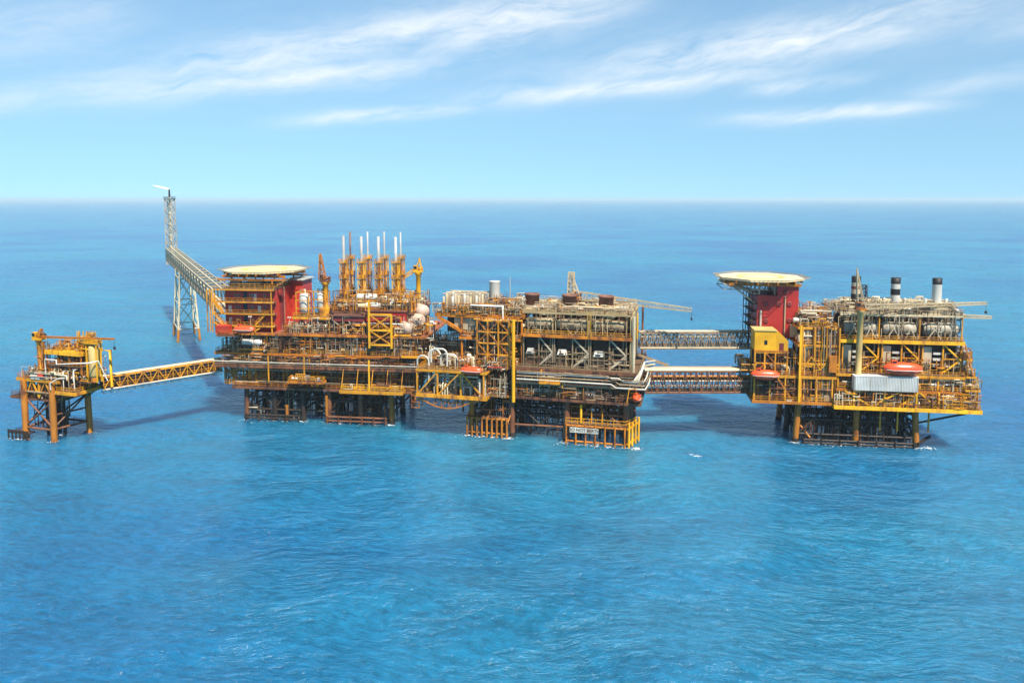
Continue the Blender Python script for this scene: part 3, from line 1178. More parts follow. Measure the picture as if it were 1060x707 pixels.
# ------------------------------------------------------------------ the small satellite wellhead platform
SF = Frame(57, 457, -17)
sat = SF.thing('wellhead_platform', 'small orange wellhead platform on slim legs at the far end of the row', 'oil platform')
for (x, y, z1, m_, nm) in ((-10.4, 0, 17, 'orange_steel', 'leg'), (0, 0, 17, 'orange_steel', 'leg'), (2.0, 9.5, 17, 'orange_steel', 'leg'), (-10.2, 9.5, 17, 'rusty_steel', 'leg')):
    column(sat, x, y, -3, z1, 0.86, m_, 14, nm, 0.5 if x > 1 else -0.2)
for x, y in ((-7, 4), (-5.4, 5), (-3.8, 3.6), (-2.6, 5.6), (-6, 7), (-4.6, 7.5)):
    put(MB('dark_steel').tube((x, y, -3), (x, y, 12), 0.42), 'conductor', sat)
for p, q in (((0, 0, 3.4), (2.0, 9.5, 3.4)), ((-10.4, 0, 3.2), (0, 0, 3.2)), ((-10.4, 0, 3.2), (-10.2, 9.5, 3.2)), ((-10.2, 9.5, 3.2), (2, 9.5, 3.2))):
    brace(sat, p, q, 0.34, 'rusty_steel', 'horizontal_brace')
for p, q in (((-10.4, 0, 3.6), (-0.2, 0, 11.4)), ((-0.2, 0, 3.6), (-10.4, 0.5, 11.4)), ((0, 0, 7.5), (2, 9.5, 7.5)), ((0, 0, 4), (2, 9.5, 11.5)), ((-10.2, 9.5, 3.6), (2, 9.5, 11.5)), ((-10.4, 0, 3.4), (-10.2, 9.5, 11.5)), ((2, 9.5, 0.5), (-1.5, 7, -1.5)), ((-10.4, 0, 1.0), (-7, -1.5, -1))):
    brace(sat, p, q, 0.26, 'rusty_steel', 'diagonal_brace')
lp = put(MB('dark_steel').box(-15.5, -8.2, -1.6, 1.0, 1.6, 1.9), 'boat_landing', sat)
g = MB('dark_steel')
for x in fl(-15.3, -8.4, 6):
    g.tube((x, -1.5, -1.5), (x, -1.5, 2.6), 0.24, n=7)
g.tube((-15.5, -1.5, 2.4), (-8.2, -1.5, 2.4), 0.2)
g.build('fender_frame', lp)
# cellar deck, main deck, a lower balcony on the bridge side
dk = deck(SF, sat, 12, 60, 414, 0.95, 10.5, 'deck_dark', 'rusty_steel', rail='rusty_steel', z=11.7)
rail_r = deck(SF, sat, 18, 60, 394, 0.2, 10.5, 'deck_red', 'yellow_paint', beam=0.8, z=17.4, rail='amber_paint')
bal = deck(SF, sat, 58, 78, 405, -0.2, 9.6, 'deck_plate', 'yellow_paint', beam=0.9, z=14.6)
braced_frame(sat, -10.0, -5.2, 0.3, 12, 16.8, 'V', 'yellow_paint', 0.34)
braced_frame(sat, -5.2, -0.4, 0.3, 12, 16.8, 'V', 'yellow_paint', 0.34)
put(MB('yellow_paint').bar((-5.2, 0.3, 12), (-5.2, 0.3, 17), 0.36), 'post', sat)
dark_backing(sat, -11, 1.8, 7.5, 11.8, 16.8, 'deck_dark')
clutter(sat, -11.5, 1.5, 1, 6.5, 11.7, 16, SMALL, 3, 0.7, 1.0)
pipe_runs(sat, -12, 3, 0, 7, 12.5, 16.5, 12, PM_DARK, 4)
pipe_runs(sat, -8, 6, -0.5, 3, 18, 19.8, 9, ['cream_paint', 'rusty_steel', 'galvanised', 'amber_paint'], 14, 0.1, 0.16)
clutter(sat, -10.5, 3.0, 0.8, 9, 17.4, 16, PIPEY + ['oil_drum_stack', 'control_cabinet'], 5, 0.55, 0.8)
clutter(sat, 3.0, 5.5, 0.8, 9, 14.6, 5, SMALL, 6, 0.6, 0.9)
put(MB('white_paint').box(-7.5, -4.2, -0.2, 1.2, 17.45, 18.7), 'tool_box', sat)
# covered upper module
for x in fl(-3.8, 8.4, 4):
    for y in (2.2, 8.6):
        put(MB('amber_paint').bar((x, y, 17.4), (x, y, 24.4), 0.34), 'post', sat)
rf = put(MB('bright_yellow').box(-4.4, 8.8, 1.6, 9.2, 24.4, 25.5), 'module_roof', sat)
b = MB('yellow_paint')
rail_mb(b, [(-4.3, 1.7, 25.5), (8.7, 1.7, 25.5), (8.7, 9.1, 25.5), (-4.3, 9.1, 25.5)], 1.1, 0.1, 1.6, True)
b.build('guard_rail_frame', rf)
dk2 = put(MB('deck_plate').box(-4.2, 8.6, 1.8, 9, 21.2, 21.45), 'deck', sat)
b = MB('amber_paint')
rail_mb(b, [(-4.2, 1.85, 21.45), (8.6, 1.85, 21.45)], 1.1, 0.1, 1.4)
b.build('guard_rail_frame', dk2)
clutter(sat, -3.6, 8, 2.6, 8, 21.45, 9, ['pump_skid', 'control_cabinet', 'pipe_manifold', 'separator_vessel'], 8, 0.6, 0.8)
clutter(sat, -6, 10, 0.6, 9, 17.4, 18, ['access_frame', 'vertical_vessel', 'pipe_manifold', 'pump_skid'], 109, 0.6, 0.9)
clutter(sat, -3.6, 8, 2.6, 8, 25.5, 7, ['pipe_manifold', 'oil_drum_stack', 'control_cabinet'], 9, 0.45, 0.7)
dark_backing(sat, -4, 8.4, 6, 17.5, 24.2, 'rust_brown')
for k, (x, y) in enumerate(((-2, 1.4), (0, 1.2), (2.5, 1.3), (4.6, 1.1), (6.3, 1.3))):
    gantry(sat, [(x, y, 17.5), (x, y, 19.6 + 0.3 * k), (x + 1.6, y, 19.6 + 0.3 * k), (x + 1.6, y - 1.2, 19.6 + 0.3 * k), (x + 1.6, y - 1.2, 15.2)], 0.13, 'white_paint' if k % 2 == 0 else 'grey_steel')
a, b_ = SF.q(46, 372, 0), SF.q(92, 376, 0)
gantry(sat, [(a.x, 0.2, 17.6), (a.x, 0.2, a.z), (a.x + 4, 0.2, a.z), (a.x + 4, 0.2, a.z - 1.2), (b_.x, 0.2, b_.z), (b_.x, 3.0, b_.z), (b_.x + 2, 4.0, 17.6)], 0.15, 'white_paint')
gantry(sat, [(0.5, -0.9, 15.0), (0.5, -0.9, 17.0), (3.2, -0.9, 18.4), (6.5, 1.5, 18.4), (10.5, 5, 18.4)], 0.17, 'white_paint')
c = SF.q(104, 385, 7)
e = SF.q(114, 363, 7)
gantry(sat, [(c.x, 7, 17.6), (c.x, 7, e.z), (e.x, 7, e.z), (e.x, 7, 15)], 0.34, 'bright_yellow')
clutter(sat, 5, 10.5, 3, 9, 17.4, 6, PIPEY, 11, 0.6, 0.8)
put(MB('deck_plate').box(3.65, 11.5, 2.0, 10, 16.9, 17.2), 'deck', sat)
for x, y in ((11, 2.3), (11, 9.6), (7, 9.6)):
    brace(sat, (x, y, 16.9), (2.4, 8.8, 10.5), 0.22, 'amber_paint', 'knee_brace')
crane(SF, 42, 388, 352, 1.0, 'yellow tower crane on the wellhead platform with a level lattice boom over its roof', 'yellow_paint', boom=(118, 351, 3.5), mast=(43, 340), r=0.55, boom_w=0.42, tip_w=0.3, bays=10, cabmat='bright_yellow', boom_mat='amber_paint', stay=False)
c = SF.q(97, 374, 3.2)
t = SF.thing('pressure_vessel', 'pale yellow upright vessel beside the yellow pipe arch of the wellhead platform', 'tank', None, (c.x, 3.2, 17.2))
MB('pale_yellow').vessel((0, 0, 1.2), (0, 0, 1), 9.2, 1.25, 18).build('shell', t)
MB('amber_paint').tube((0, 0, 0), (0, 0, 1.6), 0.9, n=14).build('skirt', t)
b = MB('bright_yellow')
ladder_mb(b, -1.55, -0.3, 0, 11, 0.6)
for s in (-1.7, 1.7):
    b.bar((s, -0.7, 0), (s, -0.7, 11.6), 0.3)
    b.bar((s, 0.9, 0), (s, 0.9, 11.6), 0.3)
b.bar((-1.7, -0.7, 11.4), (1.7, -0.7, 11.4), 0.3).bar((-1.7, 0.9, 11.4), (1.7, 0.9, 11.4), 0.3)
b.build('ladder_frame', t)
b = MB('bright_yellow').box(-2.2, 2.0, -1.2, 1.4, 10.9, 11.1)
rail_mb(b, [(-2.1, -1.1, 11.1), (1.9, -1.1, 11.1), (1.9, 1.3, 11.1), (-2.1, 1.3, 11.1)], 1.1, 0.12, 1.1, True)
b.build('top_platform_frame', t)
t = SF.thing('life_raft_canister', 'small red canister on the deck under the wellhead platform crane', 'canister', None, (SF.q(45, 381, 1.2).x, 0.4, 17.4))
MB('bright_red').vessel((-1, 0, 1.1), (1, 0, 0), 2.2, 0.75, 14).build('shell', t)
MB('white_paint').box(-0.7, -0.4, -0.5, 0.5, 0, 0.6).box(0.4, 0.7, -0.5, 0.5, 0, 0.6).build('cradle_frame', t)

pipework(sat, -11, 3, -0.4, 6, 17.6, 21, 3.5, PM_LIGHT + ['amber_paint', 'rusty_steel'], 301, 18)
pipework(sat, -12, 3, 0.4, 6, 11.8, 16.6, 2.5, PM_DARK + ['amber_paint'], 302, 24)
pipework(sat, -13.5, -10, 0.5, 9, 9.8, 14, 1.2, PM_DARK, 306, 18)
pipework(sat, -9.5, 0, 1, 8, 3, 11.5, 3, ['dark_steel', 'rusty_steel', 'dark_steel'], 307, 12, 0.08, 0.2)
pipework(sat, -10, 6, 0.3, 2, 17.6, 20.5, 2.2, ['amber_paint', 'yellow_paint', 'rusty_steel', 'grey_steel', 'cream_paint'], 308, 22)
pipework(sat, 3.6, 8, -0.2, 9, 14.8, 17, 1.6, ['yellow_paint', 'amber_paint', 'galvanised', 'rusty_steel'], 309, 20)
pipework(sat, -6.6, -3.4, 0.4, 3, 17.6, 28, 1.3, ['amber_paint', 'yellow_paint', 'rusty_steel', 'bright_yellow'], 310, 22)
pipework(sat, 5, 11.5, 2.4, 6, 25, 31, 1.6, ['bright_yellow', 'yellow_paint', 'bright_yellow', 'amber_paint'], 3101, 16)
pipework(sat, 3.5, 10.5, 4.6, 9, 17.4, 24, 3, ['bright_yellow', 'yellow_paint', 'white_paint', 'amber_paint'], 303, 16)
pipework(sat, -3.5, 8, 2.2, 5, 21.5, 24.4, 3, ['yellow_paint', 'rusty_steel', 'amber_paint', 'galvanised'], 304, 14)
pipework(sat, -4, 8.5, 2.2, 8.5, 25.6, 28.0, 3, ['bright_yellow', 'yellow_paint', 'amber_paint'], 305, 14)

# the bridge from the satellite to the quarters platform
B0, B1 = at_depth(103, 403, 203.5), at_depth(226, 390.5, 226)
truss_bridge('truss_bridge', 'yellow truss bridge carrying white pipes from the small wellhead platform', (B0.x, B0.y + 1.5, 14.3), (B1.x, B1.y + 1.5, 14.4), 3.2, 3.4, 8, 'yellow_paint', 'deck_dark',
             pipes=((-1.1, 3.75, 0.2, 'cream_paint'), (-0.4, 3.6, 0.2, 'tan_duct'), (0.3, 3.75, 0.22, 'galvanised'), (1.0, 3.6, 0.2, 'grey_steel'), (-1.85, -0.1, 0.2, 'white_paint'), (-0.9, 1.2, 0.3, 'rusty_steel'), (-0.9, 2.1, 0.34, 'deck_dark'), (-0.8, 2.9, 0.3, 'rusty_steel'), (0.2, 1.6, 0.42, 'dark_steel'), (0.9, 2.5, 0.42, 'rust_brown'), (0.3, 0.75, 0.34, 'rusty_steel'), (1.2, 1.1, 0.4, 'deck_dark'), (1.2, 3.1, 0.3, 'rusty_steel')),
             lower=(1.3, -1.2, 'galvanised'))

# ------------------------------------------------------------------ the quarters and compression platform with the row of vent stacks
F1 = Frame(255, 433, -7)
p1 = F1.thing('production_platform', 'wide dark process platform bearing eight vent stacks and the cream octagonal helideck', 'oil platform')
jacket(p1, [0.5, 9.5, 18.5], [0, 12, 24], -4, 10.3, 0.75, ['rusty_steel', 'dark_steel', 'dark_steel'], 'dark_steel', (3.2, 7.0), 0.3, 0.34)
jacket(p1, [27.0, 37.0, 46.5], [0, 12, 24], -4, 10.3, 0.85, ['rusty_steel', 'rusty_steel', 'orange_steel', 'dark_steel'], 'dark_steel', (3.0, 6.6), 0.3, 0.36)
fender(p1, 26.5, 45.5, -1.6, 0, 2.0, 6, 'rusty_steel', 0.34)
put(MB('orange_steel').tube((26.6, -1.3, -2), (26.6, -1.3, 8.5), 0.45), 'fender_post', p1)
put(MB('orange_steel').tube((13.8, -1.0, -2), (13.8, -1.0, 5), 0.5), 'fender_post', p1)
fender(p1, 0.5, 18, -1.5, 0, 1.8, 5, 'dark_steel', 0.34)
risers(p1, 2, 18, 2, 20, -3, 10.4, 22, ['dark_steel', 'dark_steel', 'rusty_steel', 'galvanised'], 21, 0.2, 0.42)
risers(p1, 28, 46, 2, 20, -3, 10.4, 20, ['dark_steel', 'rusty_steel', 'dark_steel', 'orange_steel'], 22, 0.2, 0.42)
for y_ in (0.5, 12):
    brace(p1, (18.5, y_, 9.8), (27, y_, 2.5), 0.3, 'dark_steel', 'diagonal_brace')
    brace(p1, (18.5, y_, 7.6), (27, y_, 7.6), 0.3, 'dark_steel', 'horizontal_brace')
    brace(p1, (18.5, y_, 3.0), (27, y_, 3.0), 0.3, 'dark_steel', 'horizontal_brace')
pipework(p1, 18.5, 27, 3, 12, 0, 10.2, 3, ['dark_steel', 'rusty_steel', 'dark_steel'], 3191, 14, 0.1, 0.22)
for z in (4.8, 8.4):
    pipe_runs(p1, 1, 46, 3, 18, z - 0.5, z + 0.5, 4, ['dark_steel', 'rusty_steel'], int(z * 10), 0.2, 0.3)
d0 = deck(F1, p1, 241, 425, 402, -2, 26, 'deck_dark', 'rusty_steel', rail='amber_paint', z=10.7)
d1 = deck(F1, p1, 222, 437, 379, -2.6, 28, 'deck_dark', 'rusty_steel', rail=None, z=17.6, beam=0.9)
d1b = deck(F1, p1, 223, 440, 369, -0.4, 28, 'deck_dark', 'amber_paint', rail='yellow_paint', z=20.9)
d2 = deck(F1, p1, 224, 441, 345, -0.6, 27, 'deck_red', 'amber_paint', rail=None, z=27.1)
for x in fl(-6.5, 54.5, 9):
    column(p1, x, 0.6, 10.7, 17.2, 0.34, RND.choice(['amber_paint', 'yellow_paint', 'rusty_steel']))
    column(p1, x + 0.6, 0.5, 20.9, 26.7, 0.32, RND.choice(['grey_steel', 'yellow_paint', 'dark_steel']))
# the sloping struts under the overhang
for y in (0, 12, 24):
    brace(p1, (-7.5, y, 16.9), (0.5, y, 9.5), 0.35, 'amber_paint' if y == 0 else 'dark_steel', 'knee_brace')
    brace(p1, (54, y, 16.9), (46.5, y, 9.5), 0.35, 'rusty_steel', 'knee_brace')
for a, b_, k in ((-6.5, 0.5, 'Z'), (8, 16, 'V'), (16, 24, 'V'), (30, 38, 'X'), (40, 50, 'V')):
    braced_frame(p1, a, b_, 0.9, 11, 17, k, 'amber_paint' if a < 0 else 'rusty_steel', 0.28)
dark_backing(p1, -2, 53.5, 12, 10.8, 17.2, 'black_paint')
dark_backing(p1, -7, 55.5, 9, 17.7, 20.5, 'black_paint')
dark_backing(p1, -7, 55.5, 9, 21, 26.6, 'black_paint')
clutter(p1, -2, 53, 1.2, 9, 10.7, 52, SMALL + ['separator_vessel', 'pipe_loop'], 31, 0.75, 1.1)
clutter(p1, -6.5, 56, 0.4, 6, 17.6, 36, ['pipe_manifold', 'pump_skid', 'control_cabinet', 'oil_drum_stack'], 32, 0.6, 0.9)
clutter(p1, -6.5, 56, 0.4, 7, 20.9, 46, ['pump_skid', 'separator_vessel', 'pipe_manifold', 'vertical_vessel', 'control_cabinet', 'access_frame'], 33, 0.75, 1.05)
pipe_runs(p1, -6, 56, -1, 7, 11.5, 16.8, 26, PM_DARK + ['galvanised'], 34)
pipe_runs(p1, -6, 56, -2, 6, 18.1, 20.2, 16, PM_DARK, 35)
pipe_runs(p1, -6, 56, 0, 7, 22.0, 26.4, 24, PM_DARK + ['cream_paint'], 36)
# long white lines along the front
for (zz, r, m_, x0, x1) in ((18.6, 0.17, 'white_paint', -9, 57), (18.0, 0.09, 'grey_steel', -8, 57)):
    gantry(p1, [(x0, -3.0 + zz * 0.01, zz), (20, -3.0 + zz * 0.01, zz - 0.15), (21, -3.0 + zz * 0.01, zz - 0.15), (x1, -3.0 + zz * 0.01, zz - 0.15)], r, m_)
# yellow balconies hung below the main deck
d = deck(F1, p1, 352, 416, 400, -5.2, -2.3, 'deck_plate', 'yellow_paint', beam=0.9, rail='bright_yellow', z=11.3)
for x in fl(d.x0 + 0.3, d.x1 - 0.3, 5):
    put(MB('yellow_paint').bar((x, -5.1, 11.3), (x, -2.8, 17.2), 0.16), 'hanger', p1)
put(MB('bright_yellow').bar((F1.q(382, 385, -5).x, -5.0, 11.3), (F1.q(382, 385, -5).x, -5.0, 20.5), 0.42), 'post', p1)
clutter(p1, d.x0 + 1, d.x1 - 1, -4.6, -2.8, 11.3, 6, ['pump_skid', 'control_cabinet', 'pipe_manifold'], 40, 0.5, 0.8)
d = deck(F1, p1, 298, 334, 393, -4.6, -2.3, 'deck_plate', 'amber_paint', beam=0.6, rail='yellow_paint', z=13.4)
clutter(p1, d.x0 + 1, d.x1 - 1, -4.2, -2.8, 13.4, 4, ['pump_skid', 'control_cabinet', 'pipe_manifold'], 41, 0.5, 0.8)
for px in (278, 315):
    x = F1.q(px, 385, -2.9).x
    put(MB('yellow_paint').bar((x, -2.9, 12.5), (x, -2.9, 20.6), 0.3), 'post', p1)
# the bay under the quarters: a white drum, yellow tables
t = F1.thing('storage_tank', 'long white horizontal drum in the dark bay under the red quarters', 'tank', None, (F1.q(260, 357, -0.3).x, 0.6, 20.9))
MB('white_paint').vessel((-3.6, 0, 3.2), (1, 0, 0), 7.2, 1.15, 16).build('shell', t)
for s in (-2.2, 2.2):
    MB('grey_steel').box(s - 0.2, s + 0.2, -0.9, 0.9, 0, 2.3).build('saddle', t)
MB('yellow_paint').box(-4.2, 4.2, -1.35, -1.15, 0.9, 1.25).build('kick_rail', t)
for a, b_ in ((26, 32.5), (32.5, 39), (39, 45)):
    braced_frame(p1, a, b_, 0.3, 21, 27, 'V' if a != 32.5 else 'A', 'grey_steel', 0.3)
stair(p1, (F1.q(312, 368, 0).x, 0.2, 20.9), (F1.q(327, 346, 0).x, 0.2, 27.0), mat='grey_steel')
stair(p1, (F1.q(272, 368, 0).x, -0.2, 17.7), (F1.q(262, 352, 0).x, -0.2, 24.0), mat='grey_steel')

pipework(p1, -7, 56, -0.4, 5, 11, 17, 4, PM_DARK + ['galvanised', 'yellow_paint'], 311, 22)
pipework(p1, -7, 57, -2.4, 5, 17.7, 20.6, 4, PM_DARK + ['white_paint', 'yellow_paint'], 312, 18)
pipework(p1, -7, 57, 0, 6, 21, 26.8, 3.6, PM_DARK + ['cream_paint', 'yellow_paint', 'galvanised'], 313, 22)
pipework(p1, 18, 30, 1.2, 8, 27.2, 32, 3, PM_LIGHT, 314, 18)
pipework(p1, 28, 56, 0, 7, 27.2, 33, 3, PM_LIGHT + ['rusty_steel', 'dark_steel'], 315, 20)
pipework(p1, 28, 54, 3.5, 22, 33.9, 38.8, 2.6, PM_LIGHT + ['rusty_steel', 'amber_paint', 'dark_steel'], 316, 26)
pipework(p1, 50, 60, -1.5, 9, 21.7, 26.5, 2.5, PM_LIGHT + ['amber_paint', 'bright_red'], 317, 20)
pipework(p1, 1, 18, -0.5, 6, 0, 10, 3, ['dark_steel', 'rusty_steel', 'galvanised', 'dark_steel'], 318, 14, 0.08, 0.2)
pipework(p1, 27, 46, -0.5, 6, 0, 10, 3, ['dark_steel', 'rusty_steel', 'orange_steel', 'dark_steel'], 319, 14, 0.08, 0.2)
pipework(p1, -7, 56, -0.6, 0.5, 10.8, 17, 3, ['dark_steel', 'rusty_steel', 'amber_paint', 'grey_steel', 'yellow_paint'], 3201, 14)
pipework(p1, -7, 57, -2.5, -0.5, 17.7, 20.4, 3, ['dark_steel', 'rusty_steel', 'grey_steel', 'dark_steel', 'amber_paint'], 3202, 14)
pipework(p1, -7, 57, -0.6, 0.4, 20.9, 27, 3, ['dark_steel', 'rusty_steel', 'amber_paint', 'grey_steel', 'galvanised'], 3203, 16)
pipework(p1, 12, 56, -0.6, 2.5, 27.2, 30.5, 2.6, ['grey_steel', 'rusty_steel', 'yellow_paint', 'galvanised', 'amber_paint'], 3204, 16)
pipework(p1, 27, 54, 2.5, 8, 33.9, 40, 2.4, ['galvanised', 'yellow_paint', 'amber_paint', 'rusty_steel', 'yellow_paint'], 3205, 18)
rnd_ = random.Random(99)
for k in range(16):
    o = bpy.data.objects.new('floodlight_mast', rnd_.choice(PROTO['floodlight_mast']))
    C.objects.link(o)
    o.parent = p1
    o.location = (-6 + k * 4.2, -0.2, (17.6, 20.9, 27.1)[k % 3])

# ---- red quarters block
qx0, qx1 = F1.q(234, 340, 2).x, F1.q(285.5, 340, 2).x
fl_z = [27.1, F1.q(260, 336, 2).z, F1.q(260, 323.7, 2).z, F1.q(260, 311.6, 2).z, F1.q(260, 299, 2).z]
Q = F1.thing('quarters_block', 'red accommodation block with yellow walkways under the cream octagonal helideck', 'building', 'red accommodation blocks', (qx0, 2, fl_z[0]))
QD = 19.0
QX, ztop = qx1 - qx0, fl_z[4] - fl_z[0]
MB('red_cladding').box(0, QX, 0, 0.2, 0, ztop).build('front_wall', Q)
sw = MB('bright_red').box(QX - 0.2, QX, 0.203, QD, 0, ztop).build('side_wall', Q)  # brighter red than the other walls: its sunlit look put into the colour
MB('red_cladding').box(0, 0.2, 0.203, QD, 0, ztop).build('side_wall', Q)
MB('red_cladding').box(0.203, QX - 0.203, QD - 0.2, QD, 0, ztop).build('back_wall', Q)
rf = MB('deck_plate').box(-0.2, QX + 0.2, -0.2, QD + 0.2, ztop + 0.003, ztop + 0.3).build('roof', Q)
b = MB('yellow_paint')
rail_mb(b, [(-0.1, -0.1, ztop + 0.3), (QX + 0.1, -0.1, ztop + 0.3), (QX + 0.1, QD, ztop + 0.3)], 1.2, 0.1, 1.6)
b.build('guard_rail_frame', rf)
for i in range(1, 5):
    z = fl_z[i] - fl_z[0]
    w = MB('deck_plate').box(-2.4, QX + 0.6, -2.2, -0.01, z - 0.25, z - 0.02).build('walkway', Q)
    e = MB('yellow_paint').box(-2.5, QX + 0.7, -2.35, -2.203, z - 0.32, z + 0.04)
    e.build('edge_beam', w)
    r_ = MB('yellow_paint')
    rail_mb(r_, [(-2.4, -2.15, z), (QX + 0.6, -2.15, z)], 1.1, 0.07, 1.8)
    r_.build('guard_rail_frame', w)
hts = [fl_z[i] - fl_z[0] for i in range(5)]
for i in range(4):
    z = hts[i]
    for x in (1.6, 11.2) if i in (1, 2) else (9.8,):
        d_ = MB('white_paint').box(x - 0.55, x + 0.55, -0.09, -0.004, z + 0.05, z + 2.2).build('door', Q)
        MB('dark_steel').box(x + 0.3, x + 0.4, -0.13, -0.094, z + 1.0, z + 1.2).build('handle', d_)
    MB('glass_dark').box(6.0, 7.3, -0.06, -0.004, z + 0.3, z + 2.8).build('opening', Q)
    for x in (3.6, 4.7, 8.4, 9.3, 13.0):
        w = MB('galvanised').box(x - 0.35, x + 0.35, -0.06, -0.004, z + 1.2, z + 2.1).build('window', Q)
        MB('glass_dark').box(x - 0.25, x + 0.25, -0.09, -0.063, z + 1.3, z + 2.0).build('pane', w)


def q_stair(x0, z0, x1, z1, y=-2.0):
    mb = MB('yellow_paint')
    for yy in (y - 0.45, y + 0.75):
        mb.bar((x0, yy, z0), (x1, yy, z1), 0.14, 0.4)
        mb.bar((x0, yy, z0 + 1.0), (x1, yy, z1 + 1.0), 0.1)
        for k in range(6):
            f = k / 5
            mb.bar((x0 + (x1 - x0) * f, yy, z0 + (z1 - z0) * f), (x0 + (x1 - x0) * f, yy, z0 + (z1 - z0) * f + 1), 0.08)
    n = 11
    for k in range(n):
        f = (k + 0.5) / n
        cx, cz = x0 + (x1 - x0) * f, z0 + (z1 - z0) * f
        mb.box(cx - 0.18, cx + 0.18, y - 0.38, y + 0.68, cz - 0.04, cz + 0.03)
    mb.build('stairway', Q)


q_stair(3.2, hts[0] + 0.2, -2.2, hts[1] + 1.2, -3.0)
q_stair(1.4, hts[1], -2.4, hts[2] + 0.6, -3.0)
q_stair(0.8, hts[2], -2.6, hts[3] + 0.9, -3.0)
q_stair(9.6, hts[0], 13.4, hts[1], -1.6)
q_stair(10.4, hts[1], 14.2, hts[2], -1.6)
tw = MB('yellow_paint')
for x in (-4.0, -2.4):
    for y in (-3.5, -1.8):
        tw.bar((x, y, 0), (x, y, hts[4]), 0.26)
tw.build('stair_tower_frame', Q)
for i in range(5):
    MB('yellow_paint').bar((QX - 0.2 - 0.01 * i, -2.1, hts[max(0, i - 1)]), (QX - 0.2 - 0.01 * i, -2.1, hts[i]), 0.28).build('post', Q) if i else None
MB('dull_red').box(QX + 0.004, QX + 0.8, 3.2, 4.6, 0, ztop * 0.9).build('duct', Q)
ld = MB('galvanised')
ladder_mb(ld, 0, 0, 0, ztop)
for i, p in enumerate(ld.v):
    ld.v[i] = (QX + 0.25 + p[1], 6.0 + p[0], p[2])
ld.build('ladder_lattice', Q)
for x, w_ in ((2.6, 3.2), (8.4, 4.4)):
    a_ = MB('galvanised').box(x - w_ / 2, x + w_ / 2, 1.0, 3.4, ztop + 0.31, ztop + 2.1).build('air_handler', Q)
    b = MB('dark_steel')
    for k in range(6):
        zz = ztop + 0.6 + k * 0.24
        b.box(x - w_ / 2 + 0.2, x + w_ / 2 - 0.2, 0.93, 0.997, zz, zz + 0.1)
    b.build('louvre', a_)
MB('cream_paint').lathe((5.3, 2.2, ztop + 0.31), (0, 0, 1), [(0, 0.6), (1.2, 0.6), (1.3, 0.2)], 12).build('roof_fan', Q)
hd, hc = helideck(F1, 274, 278.5, 13, 13.0, 'cream octagonal helideck with a yellow ring above the walkway-wrapped red quarters')
zt = hc.z - 2.0
for x in (1.5, QX * 0.5, QX - 1.5):
    for y in (1.5, 9.5, QD - 1.5):
        MB('amber_paint').tube((x, y, ztop + 0.3), (x, y, zt - fl_z[0]), 0.24, n=8).build('helideck_post', Q)
for x, dx in ((1.0, -5.0), (QX - 1.0, 4.5)):
    for y in (3, 9, 15):
        MB('grey_steel').tube((x, y, ztop + 0.4), (x + dx, y, zt - fl_z[0]), 0.2, n=8).build('helideck_strut', Q)
b = MB('amber_paint').box(-2.0, QX + 3.5, -0.5, 0.4, zt - fl_z[0] - 0.55, zt - fl_z[0] - 0.05).box(-2.0, QX + 3.5, 16, 17, zt - fl_z[0] - 0.55, zt - fl_z[0] - 0.05)
b.build('support_beam_frame', Q)
# a little roof house at the back, with a pale top, under the helideck edge
hx = F1.q(302, 296, 16).x - qx0
b = MB('bright_red').box(hx - 0.5, hx + 4.6, 12, 19.5, 0, ztop + 1.5)
rh = b.build('stair_house', Q)
MB('white_paint').box(hx - 1.2, hx + 5.2, 11, 20, ztop + 1.503, ztop + 1.9).build('roof', rh)
lifeboat(F1, 253, 341.5, -4.0, 6.8, 'orange lifeboat hung in front of the walkway-wrapped red quarters')
d = deck(F1, p1, 225, 242, 345, -4.5, -0.9, 'deck_red', 'rusty_steel', rail='amber_paint', z=27.2)
t = F1.thing('muster_container', 'dull red container on the corner deck beside the lifeboat of the red quarters', 'container', None, (F1.q(231, 343, -3).x, -2.6, 27.2))
MB('bright_red').box(-2.0, 2.0, -1.2, 1.2, 0.1, 2.5).build('body', t)
b = MB('dull_red')
for k in range(12):
    b.box(-1.9 + k * 0.33, -1.8 + k * 0.33, -1.26, -1.203, 0.2, 2.4)
b.build('corrugation_panel', t)

# ---- middle of the deck: two caged white vessels, the first crane
dm = deck(F1, p1, 303, 341, 330, 2.5, 12, 'deck_plate', 'yellow_paint', rail='yellow_paint', z=31.8)
for x in fl(dm.x0 + 0.3, dm.x1 - 0.3, 4):
    column(p1, x, 2.8, 27.1, 31.4, 0.22, 'galvanised')
    column(p1, x, 11.5, 27.1, 31.4, 0.22, 'galvanised')
for k, (px, lab) in enumerate(((316, 'fat white upright vessel in a yellow cage beside the bright red quarters wall'), (331, 'white upright vessel in a yellow cage beside the drooping lattice crane'))):
    c = F1.q(px, 328, 5)
    t = F1.thing('caged_vessel', lab, 'tank', 'caged white vessels', (c.x, 5 + k * 2, 31.8))
    MB('white_paint').vessel((0, 0, 0.7), (0, 0, 1), 6.4, 1.65 - 0.2 * k, 20).build('shell', t)
    MB('grey_steel').tube((0, 0, 0), (0, 0, 1.2), 1.1, n=14).build('skirt', t)
    b = MB('yellow_paint')
    s = 2.0 - 0.15 * k
    for x in (-s, s):
        for y in (-s, s):
            b.bar((x, y, 0), (x, y, 7.6), 0.26)
    for z in (2.5, 5.0, 7.5):
        b.bar((-s, -s, z), (s, -s, z), 0.2).bar((-s, s, z), (s, s, z), 0.2).bar((-s, -s, z), (-s, s, z), 0.2).bar((s, -s, z), (s, s, z), 0.2)
    b.build('cage_frame', t)
    MB('cream_paint').pipe([(0.2, 0, 7.0), (0.2, 0, 8.2), (-1.3, 0, 8.2), (-1.3, 0, 6)], 0.16).build('pipe', t)
